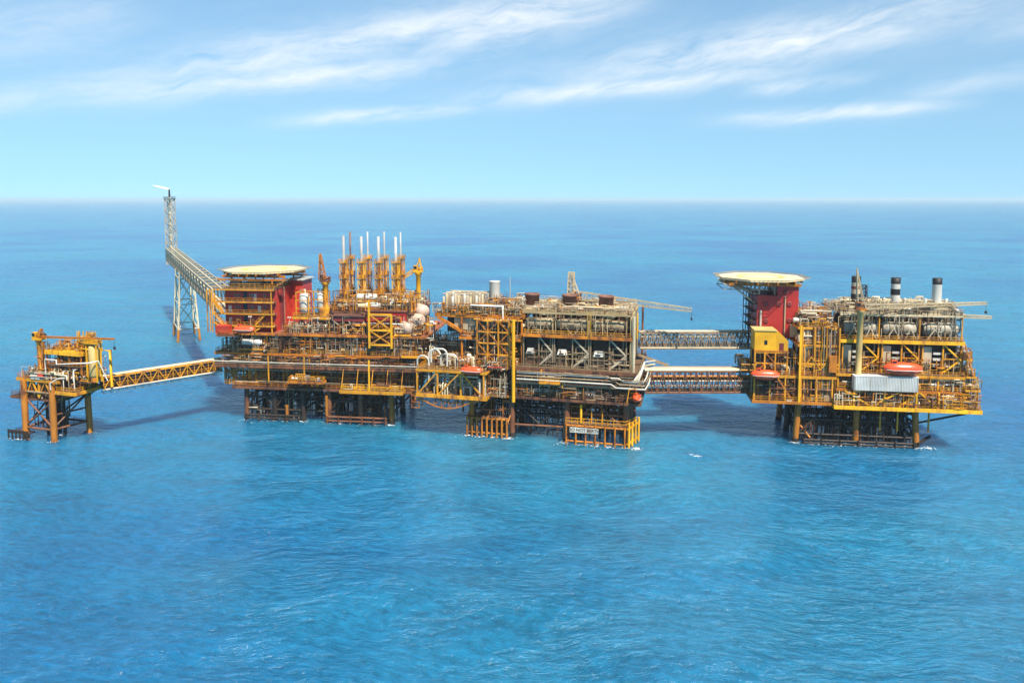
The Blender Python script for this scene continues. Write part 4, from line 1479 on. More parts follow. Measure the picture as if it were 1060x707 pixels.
for k in range(6):
    x = dm.x0 + 0.8 + k * 1.8
    gantry(p1, [(x, 1.6, 27.2), (x, 1.6, 30.2 - 0.25 * (k % 3)), (x + 1.1, 1.6, 30.2 - 0.25 * (k % 3)), (x + 1.1, 1.6, 27.2)], 0.16, 'white_paint' if k % 3 else 'grey_steel')
clutter(p1, dm.x0 - 2, dm.x1 + 2, 2.4, 11, 27.1, 14, PIPEY, 44, 0.7, 0.95)
crane(F1, 337.5, 325, 292, 6, 'weathered crane with a steeply raised lattice boom beside the caged white vessels', 'yellow_paint', boom=(331.5, 263), r=0.85, boom_w=1.9, tip_w=0.4, bays=8, boom_mat='amber_paint', cabmat='rusty_steel')
put(MB('yellow_paint').box(F1.q(333, 325, 6).x, F1.q(345, 325, 6).x, 4.4, 7.6, 31.4, 34.2), 'crane_base', p1)

# ---- process deck with the vent stacks
x3a, x3b = F1.q(342, 322, 3).x, F1.q(428, 322, 3).x
d3 = deck(F1, p1, 342, 428, 323, 3, 25, 'deck_plate', 'rusty_steel', rail='amber_paint', z=33.8)
for x in fl(x3a + 0.4, x3b - 0.4, 6):
    for y in (3.4, 14, 24.4):
        column(p1, x, y, 27.1, 33.4, 0.3, 'grey_steel' if y < 5 else 'dark_steel')
dark_backing(p1, x3a + 0.5, x3b - 0.5, 8, 27.2, 33.4, 'deck_dark')
clutter(p1, x3a + 1, x3b - 10, 3.6, 7.2, 27.1, 12, MIXED, 46, 0.8, 1.0)
pipe_runs(p1, x3a, x3b, 0.5, 6, 27.6, 33.2, 16, PM_DARK + ['galvanised', 'white_paint'], 47)
clutter(p1, x3a + 1, x3b - 1, 4.5, 24, 33.8, 44, PIPEY + ['control_cabinet', 'separator_vessel'], 48, 0.8, 1.1)
clutter(p1, x3a + 1, x3b - 1, 3.6, 8, 33.8, 14, ['pipe_manifold', 'access_frame', 'separator_vessel'], 49, 0.9, 1.2)
pipe_runs(p1, x3a, x3b, 4, 20, 35, 38.5, 18, PM_LIGHT + ['rusty_steel', 'amber_paint'], 50)
# dark red module and its roof
a, b_ = F1.q(345, 325, 0.5), F1.q(377, 333, 0.5)
md = put(MB('dull_red').box(a.x, b_.x, 0.4, 6, 31.0, 32.6), 'module_casing', p1)
MB('rust_brown').box(a.x - 0.4, b_.x + 0.4, 0.0, 6.2, 32.604, 33.0).build('roof', md)
for x in fl(a.x + 0.2, b_.x - 0.2, 4):
    column(p1, x, 0.6, 27.1, 31.0, 0.2, 'grey_steel')
braced_frame(p1, a.x, (a.x + b_.x) / 2, 0.5, 27.2, 31.2, 'Z', 'galvanised', 0.26)
braced_frame(p1, (a.x + b_.x) / 2, b_.x, 0.5, 27.2, 31.2, 'A', 'galvanised', 0.26)
t = F1.thing('ventilation_fan', 'pale round fan casing in the open bay under the dark red module', 'fan', None, (F1.q(348, 345, 1).x, 1.4, 27.1))
MB('galvanised').lathe((0, 0.6, 2.0), (0, -1, 0), [(0, 1.5), (0.8, 1.5), (0.8, 1.2)], 20).build('casing', t)
MB('dark_steel').lathe((0, -0.204, 2.0), (0, -1, 0), [(0, 1.15), (0.03, 1.15)], 18).build('grille', t)
MB('grey_steel').box(-1.2, 1.2, -0.4, 0.8, 0, 0.6).build('base', t)
a, b_ = F1.q(379, 325, 3), F1.q(421, 357, 3)
rm = F1.thing('equipment_house', 'dark red equipment house behind the big yellow crossed frame', 'module', None, (a.x, 2.6, 25))
MB('red_cladding').box(0, b_.x - a.x, 0, 5, 0, 8.9).build('wall', rm)
MB('rust_brown').box(-0.3, b_.x - a.x + 0.3, -0.3, 5.3, 8.904, 9.2).build('roof', rm)
MB('glass_dark').box(8.6, 9.6, -0.07, -0.004, 4.5, 6.0).build('window', rm)
MB('white_paint').box(0.5, 2.3, -0.9, -0.01, 2.0, 4.6).build('cabinet', rm)
# big yellow crossed frame standing before it
a, b_ = F1.q(382.5, 357, -1.2), F1.q(405, 326, -1.2)
yf = F1.thing('landing_frame', 'big yellow crossed frame in front of the dark red equipment house', 'frame', None, (a.x, -1.2, a.z))
ww, hh = b_.x - a.x, b_.z - a.z
for x in (0, ww):
    MB('bright_yellow').bar((x, 0, -1), (x, 0, hh + (4.2 if x == 0 else 0)), 0.55).build('post', yf)
for z in (0, hh * 0.48, hh):
    MB('bright_yellow').bar((0, 0.02, z), (ww, 0.02, z), 0.46).build('rail', yf)
MB('yellow_paint').bar((0, 0, hh * 0.48), (ww, 0, hh), 0.36).bar((0, -0.02, hh), (ww, -0.02, hh * 0.48), 0.34).bar((0, 0, 0), (ww, 0, hh * 0.48), 0.36).bar((ww, 0.03, 0), (0, 0.03, hh * 0.48), 0.34).build('brace_frame', yf)
MB('deck_plate').box(0.3, ww - 0.3, 0.3, 2.4, hh * 0.48 - 0.1, hh * 0.48 + 0.1).build('platform', yf)
# horizontal white vessel on the process deck
c = F1.q(380, 307.5, 5)
t = F1.thing('separator_drum', 'long white horizontal drum at the foot of the vent stacks', 'tank', None, (c.x, 5, 33.8))
MB('white_paint').vessel((-3.4, 0, c.z - 33.8), (1, 0, 0), 6.8, 1.0, 16).build('shell', t)
for s in (-2, 2):
    MB('grey_steel').box(s - 0.2, s + 0.2, -0.7, 0.7, 0, c.z - 33.8 - 0.7).build('saddle', t)

# ---- eight vent stacks, each in its own lattice
FRONT = ((355.3, 244), (373.8, 245), (391.5, 245), (409.3, 245.5))
REAR = ((362.3, 240), (380.3, 240), (397.5, 240), (414.5, 240.5))
VL = {('f', 0): 'thick white vent stack in front, first beside the drooping crane', ('f', 1): 'white vent stack in front, second along from the drooping crane',
      ('f', 2): 'white vent stack in front, third along from the drooping crane', ('f', 3): 'white vent stack in front, last towards the bright yellow crane',
      ('r', 0): 'thin rusty vent stack behind, first beside the drooping crane', ('r', 1): 'thin tall vent stack behind, second along from the drooping crane',
      ('r', 2): 'thin tall vent stack behind, third along from the drooping crane', ('r', 3): 'thin tall vent stack behind, last towards the bright yellow crane'}


def vent(kind, i, px, py):
    y = 9.5 if kind == 'f' else 15.0
    top, lt = F1.q(px, py, y), F1.q(px, 271.5 if kind == 'f' else 267, y)
    z0 = 33.8
    t = F1.thing('vent_stack', VL[(kind, i)], 'vent stack', 'vent stacks in yellow lattice towers', (top.x, y, z0))
    hl, ht = lt.z - z0, top.z - z0
    r = 0.46 if kind == 'f' else 0.28
    MB('flue_grey' if not (kind == 'r' and i == 0) else 'rusty_steel').lathe((0, 0, hl - 1.5), (0, 0, 1), [(0, r), (ht - hl + 1.5, r * 0.92), (ht - hl + 1.501, r * 0.6)], 12).build('flue', t)
    MB('amber_paint').tube((0, 0, 0), (0, 0, hl - 1.5), r * 0.95, n=12).build('riser', t)
    b = MB('bright_yellow' if (i + (kind == 'r')) % 2 else 'yellow_paint')
    lattice_mb(b, (0, 0, 0), (0, 0, hl), 1.9, 1.9, 7, 0.2, 0.11)
    b.build('tower_lattice', t)
    for k in range(1, 4):
        z = hl * k / 3 - 0.15
        pl = MB('yellow_paint').box(-1.25, 1.25, -1.3, 1.3, z - 0.14, z).box(0.6, 1.15, -1.45, -0.7, z + 0.02, z + 0.9).build('platform', t)
        b = MB('yellow_paint')
        rail_mb(b, [(-1.25, -1.3, z), (1.25, -1.3, z), (1.25, 1.3, z), (-1.25, 1.3, z)], 1.1, 0.1, 0.9, True)
        b.build('guard_rail_frame', pl)
    b = MB('amber_paint')
    ladder_mb(b, 0.5, -1.12, 0, hl, 0.5)
    b.build('ladder_lattice', t)


for i, (px, py) in enumerate(FRONT):
    vent('f', i, px, py)
for i, (px, py) in enumerate(REAR):
    vent('r', i, px, py)
crane(F1, 433.5, 322, 282, 16, 'bright yellow crane with a short folded boom beside the vent stacks', 'bright_yellow', boom=(417, 288), mast=(434.5, 267), r=0.75, boom_w=1.2, tip_w=0.7, bays=5, winch='bright_yellow')
# three pale dish-ended vessels stepping down beside the vent stacks
for k, (px, py, rr, lab) in enumerate(((436, 322.5, 2.0, 'pale domed vessel below the bright yellow crane, topmost of three'), (432, 332, 1.95, 'pale domed vessel in the middle of the three below the bright yellow crane'), (421, 340, 1.8, 'pale domed vessel lowest of the three below the bright yellow crane'))):
    y = 0.2 + (2 - k) * 2.2
    c = F1.q(px, py, y)
    t = F1.thing('dished_vessel', lab, 'tank', 'pale vessels with domed ends', (c.x, y, c.z - rr))
    MB('pink_white').vessel((-3.4, 5.0, rr), (0.62, -0.72, 0), 7.4, rr, 20).build('shell', t)
    b = MB('yellow_paint').box(-3.6, 1.2, -1.2, 5.2, -0.5, 0.0)
    b.build('cradle', t)
    b = MB('amber_paint')
    for x in (-3.4, 1.0):
        for yy in (-1.0, 5.0):
            b.bar((x, yy, -0.5), (x, yy, 27.1 - c.z + rr), 0.3)
    b.build('support_frame', t)
# red cladding and an orange deck at the end of the block
for (x0, y0, x1, y1, yy, m_) in ((411, 351, 422, 367, 0.5, 'bright_red'), (428, 350, 438, 364, 0.8, 'bright_red')):
    a, b_ = F1.q(x0, y1, yy), F1.q(x1, y0, yy)
    w = F1.thing('fire_cabinet', 'bright red cabin at the end of the block, ' + ('close to the yellow crossed frame' if x0 == 411 else 'standing by the outer corner'), 'cabin', 'red cabins at the end of the block', (a.x, yy, a.z))
    MB(m_).box(0, b_.x - a.x, 0, 3, 0, b_.z - a.z).build('wall', w)
    MB('grey_steel').box(-0.2, b_.x - a.x + 0.2, -0.2, 3.2, b_.z - a.z + 0.004, b_.z - a.z + 0.2).build('roof', w)
    MB('white_paint').box(0.6, 1.5, -0.06, -0.004, 0.1, 2.1).build('door', w)
pipework(p1, 48, 58, -1.6, 0.3, 21.7, 27, 1.8, ['grey_steel', 'amber_paint', 'rusty_steel', 'cream_paint', 'dark_steel'], 3171, 14)
d = deck(F1, p1, 416, 452, 364, -2.2, 9, 'deck_red', 'yellow_paint', rail='yellow_paint', z=21.6)
clutter(p1, d.x0 + 0.5, d.x1 - 0.5, -1.2, 8, 21.6, 10, SMALL + ['pipe_loop'], 55, 0.7, 0.9)
clutter(p1, 50, 57, 10, 22, 27.1, 10, PIPEY, 56, 0.7, 1.0)
pipe_runs(p1, 48, 60, -1, 8, 22, 30, 10, PM_LIGHT, 57)

# ------------------------------------------------------------------ flare bridge, its tower, the stack and its flame
N0 = Vector((-98.0, 246.0, 31.0))
N1 = Vector((-196.0, 421.0, 33.3))
fb = truss_bridge('flare_bridge', 'long pale lattice bridge running back from the red quarters to the flare stack', N0, N1, 5.5, 6.6, 20, 'tan_duct', 'grey_steel',
                  pipes=((0.8, 1.4, 0.5, 'white_paint'), (-0.8, 1.2, 0.4, 'cream_paint'), (0, 6.9, 0.3, 'cream_paint')), web=0.34, chord=0.44, kind='N', rail=None)
dirf = (N1 - N0).normalized()
side = Vector((dirf.y, -dirf.x, 0)).normalized()
ft = thing('flare_support_tower', 'grey braced tower on orange feet that carries the flare bridge', 'tower', (N0.x + (N1.x - N0.x) * 0.635, N0.y + (N1.y - N0.y) * 0.635, 0))
tops, feet = [], []
dh = Vector((dirf.x, dirf.y, 0)).normalized()
for a, s in ((-1, -1), (1, -1), (1, 1), (-1, 1)):
    tops.append(dh * (a * 10) + side * (s * 3.0) + Vector((0, 0, 30)))
    feet.append(dh * (a * 10.8) + side * (s * 5.0) + Vector((0, 0, -3)))
for k in range(4):
    lg = MB('cream_paint').tube(feet[k].lerp(tops[k], 0.27), tops[k], 0.46, n=10).build('leg', ft)
    MB('orange_steel').tube(feet[k], feet[k].lerp(tops[k], 0.27), 0.62, n=10).build('foot', lg)
LV = (0.27, 0.63, 1.0)
for i, f in enumerate(LV):
    for k in range(4):
        a, b_ = feet[k].lerp(tops[k], f), feet[(k + 1) % 4].lerp(tops[(k + 1) % 4], f)
        MB('cream_paint').tube(a, b_, 0.42 if f == 1.0 else 0.28, n=8).build('horizontal_brace', ft)
        if i:
            g_ = LV[i - 1]
            c_ = feet[k].lerp(tops[k], g_)
            e_ = feet[(k + 1) % 4].lerp(tops[(k + 1) % 4], g_)
            MB('cream_paint').tube(c_, b_, 0.2, n=7).build('diagonal_brace', ft)
            MB('cream_paint').tube(e_, a, 0.195, n=7).build('diagonal_brace', ft)
for s in (-1, 1):
    MB('cream_paint').tube(tops[0 if s < 0 else 3], tops[0 if s < 0 else 3] + Vector((0, 0, 3.4)), 0.4).build('bearing_post', ft)
    MB('cream_paint').tube(tops[1 if s < 0 else 2], tops[1 if s < 0 else 2] + Vector((0, 0, 3.4)), 0.4).build('bearing_post', ft)
fs_ = thing('flare_stack', 'tall slim grey lattice flare stack at the end of the pale bridge', 'flare stack', (N1.x - 1.5, N1.y + 4, 30))
b = MB('galvanised')
lattice_mb(b, (0, 0, 0), (0, 0, 38), 4.6, 4.0, 12, 0.36, 0.24)
b.build('tower_lattice', fs_)
MB('cream_paint').tube((0, 0, 0), (0, 0, 39), 0.5, n=10).build('flare_pipe', fs_)
MB('dark_steel').lathe((0, 0, 39), (0, 0, 1), [(0, 0.5), (1.0, 0.55), (4.4, 0.4)], 10).build('flare_tip', fs_)
pl = MB('dark_steel').box(-2.4, 2.4, -2.4, 2.4, 37.8, 38.0).build('platform', fs_)
b = MB('dark_steel')
rail_mb(b, [(-2.3, -2.3, 38), (2.3, -2.3, 38), (2.3, 2.3, 38), (-2.3, 2.3, 38)], 1.2, 0.14, 1.2, True)
b.build('guard_rail_frame', pl)
fm = bpy.data.materials.new('flame')
nt, pb = node_setup(fm)
pb.inputs['Base Color'].default_value = (0.7, 0.55, 0.4, 1)
pb.inputs['Emission Color'].default_value = (1.0, 0.72, 0.45, 1)
pb.inputs['Emission Strength'].default_value = 0.45
MAT['flame'] = fm
fv = thing('flare_flame', 'thin pale flame blowing sideways from the flare tip', 'flame', (N1.x - 1.5, N1.y + 4, 73.2))
MB('flame').lathe((0, 0, 0.2), (-0.97, 0, 0.24), [(0, 0.3), (1.5, 0.55), (4, 0.5), (7, 0.35), (9.5, 0.08)], 10).build('flame_body', fv)

# ------------------------------------------------------------------ gas turbine packages (two platforms carry three each)
def turbine(F, x0, x1, y, z0, z1, z2, label, frame, braces, duct='duct_brown', group='gas turbine bays', kind='V'):
    """One bay: enclosure, generator housing and inlet hood at floor level, bracing, and the exhaust duct on the level above."""
    w, h = x1 - x0, z1 - z0
    t = F.thing('gas_turbine_package', label, 'turbine', group, (x0, y, z0))
    MB('enclosure_brown').box(0.3, w - 0.3, 2.6, 9, 0.0, h - 0.9).build('enclosure', t)
    g = MB('brown_housing' if kind == 'V' else 'galvanised').box(0.5, w * 0.40, 0.4, 3.2, 0.02, h * 0.42) if kind == 'V' else MB('galvanised').box(0.2, w * 0.26, 0.4, 3.4, 0.02, h * 0.9)
    gh = g.build('generator_housing', t)
    b = MB('rust_brown' if kind == 'V' else 'grey_steel')
    for k in range(6):
        zz = 0.5 + k * h * 0.055
        b.box(0.8 if kind == 'V' else 0.4, w * 0.37 if kind == 'V' else w * 0.23, 0.33, 0.396, zz, zz + 0.22)
    b.build('louvre', gh)
    ih = MB('white_paint')
    if kind == 'V':
        ih.add([(0.9, -0.3, h * 0.44), (w * 0.37, -0.3, h * 0.44), (w * 0.37, 2.2, h * 0.44), (0.9, 2.2, h * 0.44),
                (1.2, 0.2, h * 0.60), (w * 0.34, 0.2, h * 0.60), (w * 0.34, 2.2, h * 0.60), (1.2, 2.2, h * 0.60)],
               [(3, 2, 1, 0), (4, 5, 6, 7), (0, 1, 5, 4), (1, 2, 6, 5), (2, 3, 7, 6), (3, 0, 4, 7)])
    else:
        for k in range(3):
            zz = h * (0.25 + 0.2 * k)
            ih.box(w * 0.30, w * 0.52, 0.3, 2.0, zz, zz + h * 0.07)
    hd_ = ih.build('inlet_hood', t)
    MB('dark_steel').box(w * 0.14 if kind == 'V' else w * 0.34, w * 0.28 if kind == 'V' else w * 0.48, -0.33 if kind == 'V' else 0.26, -0.304 if kind == 'V' else 0.296, h * 0.455 if kind == 'V' else h * 0.26, h * 0.5 if kind == 'V' else h * 0.30).build('inlet_mesh', hd_)
    MB('deck_dark').box(0.4, w * 0.5, 1.6, 2.58, h * 0.62, h * 0.97).build('inlet_duct', t)
    m = w * 0.56
    for x in (0.1, w * 0.53, w - 0.1):
        MB(frame).bar((x, 0, 0), (x, 0, h), 0.36).build('post', t)
    for zz in (h * 0.52,):
        MB(frame).bar((m, 0.02, zz), (w - 0.1, 0.02, zz), 0.26).build('rail', t)
    b = MB(braces)
    b.bar((m, -0.05, h - 0.2), (w - 0.2, -0.05, h * 0.5), 0.38)
    b.bar((m, -0.06, h * 0.08), (w - 0.2, -0.06, h * 0.5), 0.36)
    if kind == 'V':
        b.bar((m - 0.6, -0.04, 0.1), (w - 0.2, -0.04, h * 0.42), 0.3)
    b.build('brace_frame', t)
    MB('grey_steel').pipe([(w * 0.62, 0.6, 0.1), (w * 0.62, 0.6, h * 0.7), (w * 0.9, 0.6, h * 0.7), (w * 0.9, 0.6, h)], 0.22).build('pipe', t)
    MB('galvanised').vessel((w * 0.6, 1.4, h * 0.22), (1, 0, 0), w * 0.34, 0.7, 12).build('oil_tank', t)
    # level above: exhaust duct
    H2 = z2 - z1
    zc = h + H2 * 0.52
    r = H2 * 0.235
    d = MB(duct).lathe((w * 0.05, 2.0, zc), (1, 0, 0), [(0, r * 0.75), (w * 0.08, r), (w * 0.62, r), (w * 0.68, r * 1.12), (w * 0.74, r), (w * 0.84, r), (w * 0.9, r * 0.7)], 18)
    du = d.build('exhaust_duct', t)
    b = MB('grey_steel')
    for f in (0.2, 0.38, 0.56):
        b.lathe((w * f, 2.0, zc), (1, 0, 0), [(0, r * 1.03), (0, r * 1.1), (0.2, r * 1.1), (0.2, r * 1.03)], 18)
    b.build('flange_rib', du)
    for f in (0.18, 0.7):
        MB('dark_steel').box(w * f - 0.25, w * f + 0.25, 1.2, 2.8, h + 0.05, zc - r * 0.7).build('duct_saddle', t)
    b = MB('tan_duct' if kind != 'V' else 'grey_steel')
    b.bar((0.3, 0.05, h), (w * 0.3, 0.05, h + H2 * 0.55), 0.24).bar((w * 0.3, 0.06, h + H2 * 0.55), (w * 0.55, 0.06, h), 0.23)
    b.bar((w * 0.55, 0.05, h), (w * 0.75, 0.05, h + H2 * 0.55), 0.22).bar((w * 0.75, 0.06, h + H2 * 0.55), (w - 0.2, 0.06, h), 0.22)
    b.build('truss_frame', t)
    MB(frame if kind != 'V' else 'beige_cladding').bar((w - 0.12, 0.1, h), (w - 0.12, 0.1, h + H2), 0.3).build('post', t)
    return t


# ------------------------------------------------------------------ the middle platform
F2 = Frame(585, 456, -14)
p2 = F2.thing('production_platform', 'tan compression platform with three short brown exhausts and a jutting yellow wing', 'oil platform')
jacket(p2, [-27.5, -15.5], [0, 12, 22], -4, 11.8, 0.8, ['orange_steel', 'rusty_steel', 'dark_steel', 'rusty_steel'], 'rusty_steel', (3.6, 7.4), 0.2, 0.34)
jacket(p2, [0.5, 17.0], [0, 12, 22], -4, 11.8, 0.9, ['rusty_steel', 'rusty_steel', 'orange_steel', 'rusty_steel'], 'rusty_steel', (4.0, 8.2), 0.2, 0.36)
for y in (0, 12):
    brace(p2, (-15.5, y, 3.6), (0.5, y, 3.9), 0.34, 'rusty_steel', 'horizontal_brace')
    brace(p2, (-15.5, y + 1, 6.4), (0.5, y + 1, 6.4), 0.26, 'dark_steel', 'horizontal_brace')
for y_ in (0.4, 11):
    brace(p2, (-15.5, y_, 11), (-7.5, y_, 4), 0.26, 'dark_steel', 'diagonal_brace')
    brace(p2, (-7.5, y_, 4), (0.5, y_, 11), 0.26, 'dark_steel', 'diagonal_brace')
    brace(p2, (-15.5, y_, 8.6), (0.5, y_, 8.6), 0.26, 'dark_steel', 'horizontal_brace')
pipework(p2, -15, 0.5, 1, 12, 0.5, 11.8, 3, ['dark_steel', 'rusty_steel', 'dark_steel'], 3321, 14, 0.08, 0.2)
fender(p2, -28.6, -16.2, -1.8, 0.2, 5.2, 9, 'orange_steel', 0.5)
for x in (-28.6, -22.5, -16.2):
    brace(p2, (x, -1.8, 4.6), (x + 0.6, 0.4, 7.5), 0.22, 'orange_steel', 'knee_brace')
put(MB('deck_plate').box(-28.4, -16.4, -1.4, 0.4, 5.3, 5.5), 'boat_landing', p2)
fender(p2, 0.4, 17.2, -2.2, 0.0, 5.2, 7, 'amber_paint', 0.4)
put(MB('deck_plate').box(0.6, 17, -1.8, 0.2, 5.5, 5.7), 'boat_landing', p2)
g = MB('yellow_paint')
rail_mb(g, [(0.6, -2.4, 5.7), (17.2, -2.4, 5.7), (19.6, 3, 5.7)], 1.7, 0.16, 1.6)
put(g, 'guard_rail_frame', p2)
f = put(MB('yellow_paint').bar((17.6, -2.2, 5.2), (20.2, 6, 5.2), 0.5).bar((17.6, -2.2, 1), (20.2, 6, 1), 0.5), 'boat_fender', p2)
for k in range(4):
    MB('bright_yellow').tube((18.0 + k * 0.7, -1.8 + k * 2.2, -1.5), (18.0 + k * 0.7, -1.8 + k * 2.2, 6.8), 0.34).build('rubbing_post', f)
put(MB('bright_yellow').tube((4.6, -1.0, 3), (4.6, -1.0, 11), 0.34), 'ladder_post', p2)
for x in (7.5, 10.5):
    put(MB('yellow_paint').tube((x, -0.6, 5.7), (x, -0.6, 9.4), 0.16), 'ladder_post', p2)
sg = F2.thing('warning_sign', 'white sign with black lettering on the yellow boat fender at the waterline', 'sign', None, (F2.q(604.5, 445.5, -2.75).x, -2.86, F2.q(604.5, 445.5, -2.75).z))
sw_, sh_ = 8.0, 1.45
MB('white_paint').box(-sw_ / 2, sw_ / 2, -0.06, 0.05, -sh_ / 2, sh_ / 2).build('board', sg)
tcu = bpy.data.curves.new('lettering', 'FONT')
tcu.body = 'DO NOT BERTH'
tcu.size = 1.2
tcu.align_x = 'CENTER'
tcu.align_y = 'CENTER'
tcu.extrude = 0.012
tcu.offset = 0.012
tcu.materials.append(MAT['black_paint'])
tmp = bpy.data.objects.new('lettering_curve', tcu)
C.objects.link(tmp)
bpy.context.view_layer.update()
lm = bpy.data.meshes.new_from_object(tmp.evaluated_get(bpy.context.evaluated_depsgraph_get()))
bpy.data.objects.remove(tmp)
lm.name = 'lettering'
to = bpy.data.objects.new('lettering', lm)
C.objects.link(to)
to.parent = sg
to.location = (0, -0.08, 0)
to.rotation_euler = (pi / 2, 0, 0)
risers(p2, -27, -16, 2, 20, -3, 11.5, 14, ['dark_steel', 'rusty_steel', 'orange_steel'], 61, 0.2, 0.4)
risers(p2, 1, 17, 2, 20, -3, 11.5, 18, ['dark_steel', 'rusty_steel', 'dark_steel'], 62, 0.2, 0.4)
pipe_runs(p2, -27, 17, 3, 18, 4.5, 10.5, 10, ['dark_steel', 'rusty_steel'], 63, 0.2, 0.3)
# decks of the main block
e0 = deck(F2, p2, 530, 663, 414.5, -2, 26, 'deck_dark', 'rusty_steel', rail='rusty_steel', z=12.5)
e0b = deck(F2, p2, 486, 529, 414.5, -1.6, 22, 'deck_dark', 'orange_steel', rail='amber_paint', z=12.4)
e1 = deck(F2, p2, 529, 664, 399, -1.8, 26, 'deck_dark', 'grey_steel', rail='grey_steel', z=16.6, beam=0.5)
e2 = deck(F2, p2, 498, 662, 384.5, -1.6, 26, 'deck_plate', 'rusty_steel', rail='grey_steel', z=20.6)
e3 = deck(F2, p2, 542, 653, 348.5, -0.3, 26, 'deck_plate', 'amber_paint', rail='yellow_paint', z=30.1, beam=0.8)
put(MB('beige_cladding').box(F2.q(541, 325, 0).x, F2.q(653, 325, 0).x, -0.05, 0.3, 35.9, 36.4), 'roof_chord', p2)
e4 = deck(F2, p2, 541, 653, 325, 3.9, 25, 'tan_duct', 'beige_cladding', rail='galvanised', z=36.4, beam=0.8)
for x in fl(-14, 19.5, 6):
    column(p2, x, 0.2, 12.5, 20.0, 0.32, RND.choice(['rusty_steel', 'amber_paint', 'grey_steel']))
    column(p2, x, 24, 12.5, 36, 0.32, 'rusty_steel')
dark_backing(p2, -14.5, 20, 8, 12.6, 20.0, 'enclosure_brown')
dark_backing(p2, -14.5, 20, 5.5, 16.7, 20.0, 'deck_dark')
dark_backing(p2, -11, 18, 10.5, 20.7, 29.6, 'black_paint')
dark_backing(p2, -11, 18, 7, 30.2, 35.6, 'deck_dark')
clutter(p2, -14, 19.5, -0.6, 7, 12.5, 28, SMALL + ['equipment_container'], 64, 0.7, 1.0)
clutter(p2, -14, 19.5, -0.6, 5, 16.6, 22, ['pump_skid', 'control_cabinet', 'oil_drum_stack', 'pipe_manifold'], 65, 0.6, 0.85)
pipe_runs(p2, -14, 20, -1.5, 5, 13.5, 16.2, 14, PM_DARK, 66)
for k, (zz, m_, r) in enumerate(((19.3, 'white_paint', 0.2), (18.5, 'grey_steel', 0.2), (17.6, 'white_paint', 0.22), (19.9, 'grey_steel', 0.14))):
    y = -2.4 - 0.15 * k
    gantry(p2, [(-13.5, y, zz), (15.0 - k, y, zz), (16.4 - k, y, zz - 0.9), (21.6 + 0.3 * k, y, zz - 0.9), (22.4 + 0.3 * k, y + 2, zz - 0.9 + 1.2), (22.4 + 0.3 * k, y + 9, zz - 0.9 + 1.2)], r, m_)
for k in range(3):
    gantry(p2, [(18 + k * 0.9, -1.9, 17), (20.4 + k * 0.5, -1.7, 20.5 + k), (20.4 + k * 0.5, 5, 20.5 + k), (24, 10, 20.0 + k)], 0.26, 'white_paint' if k != 1 else 'cream_paint')
for (px, ya, yb) in ((560, 400, 383), (582, 402, 388)):
    a, b_ = F2.q(px, ya, -2.6), F2.q(px, yb, -2.6)
    put(MB('yellow_paint').bar((a.x, -2.2, a.z), (a.x, -2.2, b_.z), 0.3), 'post', p2)
a, b_ = F2.q(559, 396, -2.6), F2.q(580, 396, -2.6)
w = put(MB('yellow_paint').box(a.x, b_.x, -4.0, -2.4, a.z, a.z + 0.35), 'balcony', p2)
b = MB('yellow_paint')
rail_mb(b, [(a.x, -3.95, a.z + 0.35), (b_.x, -3.95, a.z + 0.35)], 1.1, 0.12, 1.2)
b.build('guard_rail_frame', w)
for px in (595, 608, 614):
    a = F2.q(px, 409, -1.9)
    put(MB('white_paint').box(a.x - 0.55, a.x + 0.55, -1.5, -0.6, 12.6, 15.0), 'locker', p2)
# small-bore pipework
pipework(p2, -14, 20, -1.6, 5, 12.6, 16, 3.5, PM_DARK + ['white_paint'], 321, 18)
pipework(p2, -14, 21, -2.0, 4, 16.7, 20.2, 3.5, PM_DARK + ['galvanised', 'cream_paint'], 322, 18)
pipework(p2, -11, 18, 2.0, 4, 20.8, 26.4, 2.6, ['grey_steel', 'tan_duct', 'grey_steel', 'beige_cladding', 'rusty_steel', 'dark_steel', 'dark_steel', 'enclosure_brown'], 323, 8)
pipework(p2, -11, 18, 3, 6, 30.2, 35.8, 2.6, ['dark_steel', 'tan_duct', 'grey_steel', 'beige_cladding', 'rusty_steel'], 324, 10)
pipework(p2, -11, 17, 4.2, 20, 36.5, 38.2, 2.6, ['galvanised', 'tan_duct', 'grey_steel', 'beige_cladding', 'cream_paint'], 325, 18)
pipework(p2, -28, -14, 0.2, 6, 20.7, 28, 2.6, PM_DARK + ['yellow_paint', 'galvanised'], 326, 22)
pipework(p2, -32, -14, 0.4, 6, 28.3, 34, 2.6, PM_DARK + ['yellow_paint', 'galvanised', 'white_paint'], 327, 20)
pipework(p2, -42, -16, -5.6, 3, 12.6, 18.8, 2.6, PM_LIGHT + ['amber_paint'], 328, 20)
pipework(p2, -38, -16, -4.6, 3, 19.7, 23.5, 2.6, PM_LIGHT + ['amber_paint', 'grey_steel'], 329, 20)
pipework(p2, -24, -13, 2.5, 12, 35, 40, 2.4, ['amber_paint', 'galvanised', 'rusty_steel', 'yellow_paint'], 330, 22)
pipework(p2, -28, -16, -0.5, 6, 0, 11, 3, ['dark_steel', 'rusty_steel', 'orange_steel'], 331, 14, 0.08, 0.2)
pipework(p2, 1, 17, -0.5, 6, 3, 11, 3, ['dark_steel', 'rusty_steel', 'amber_paint'], 332, 14, 0.08, 0.2)
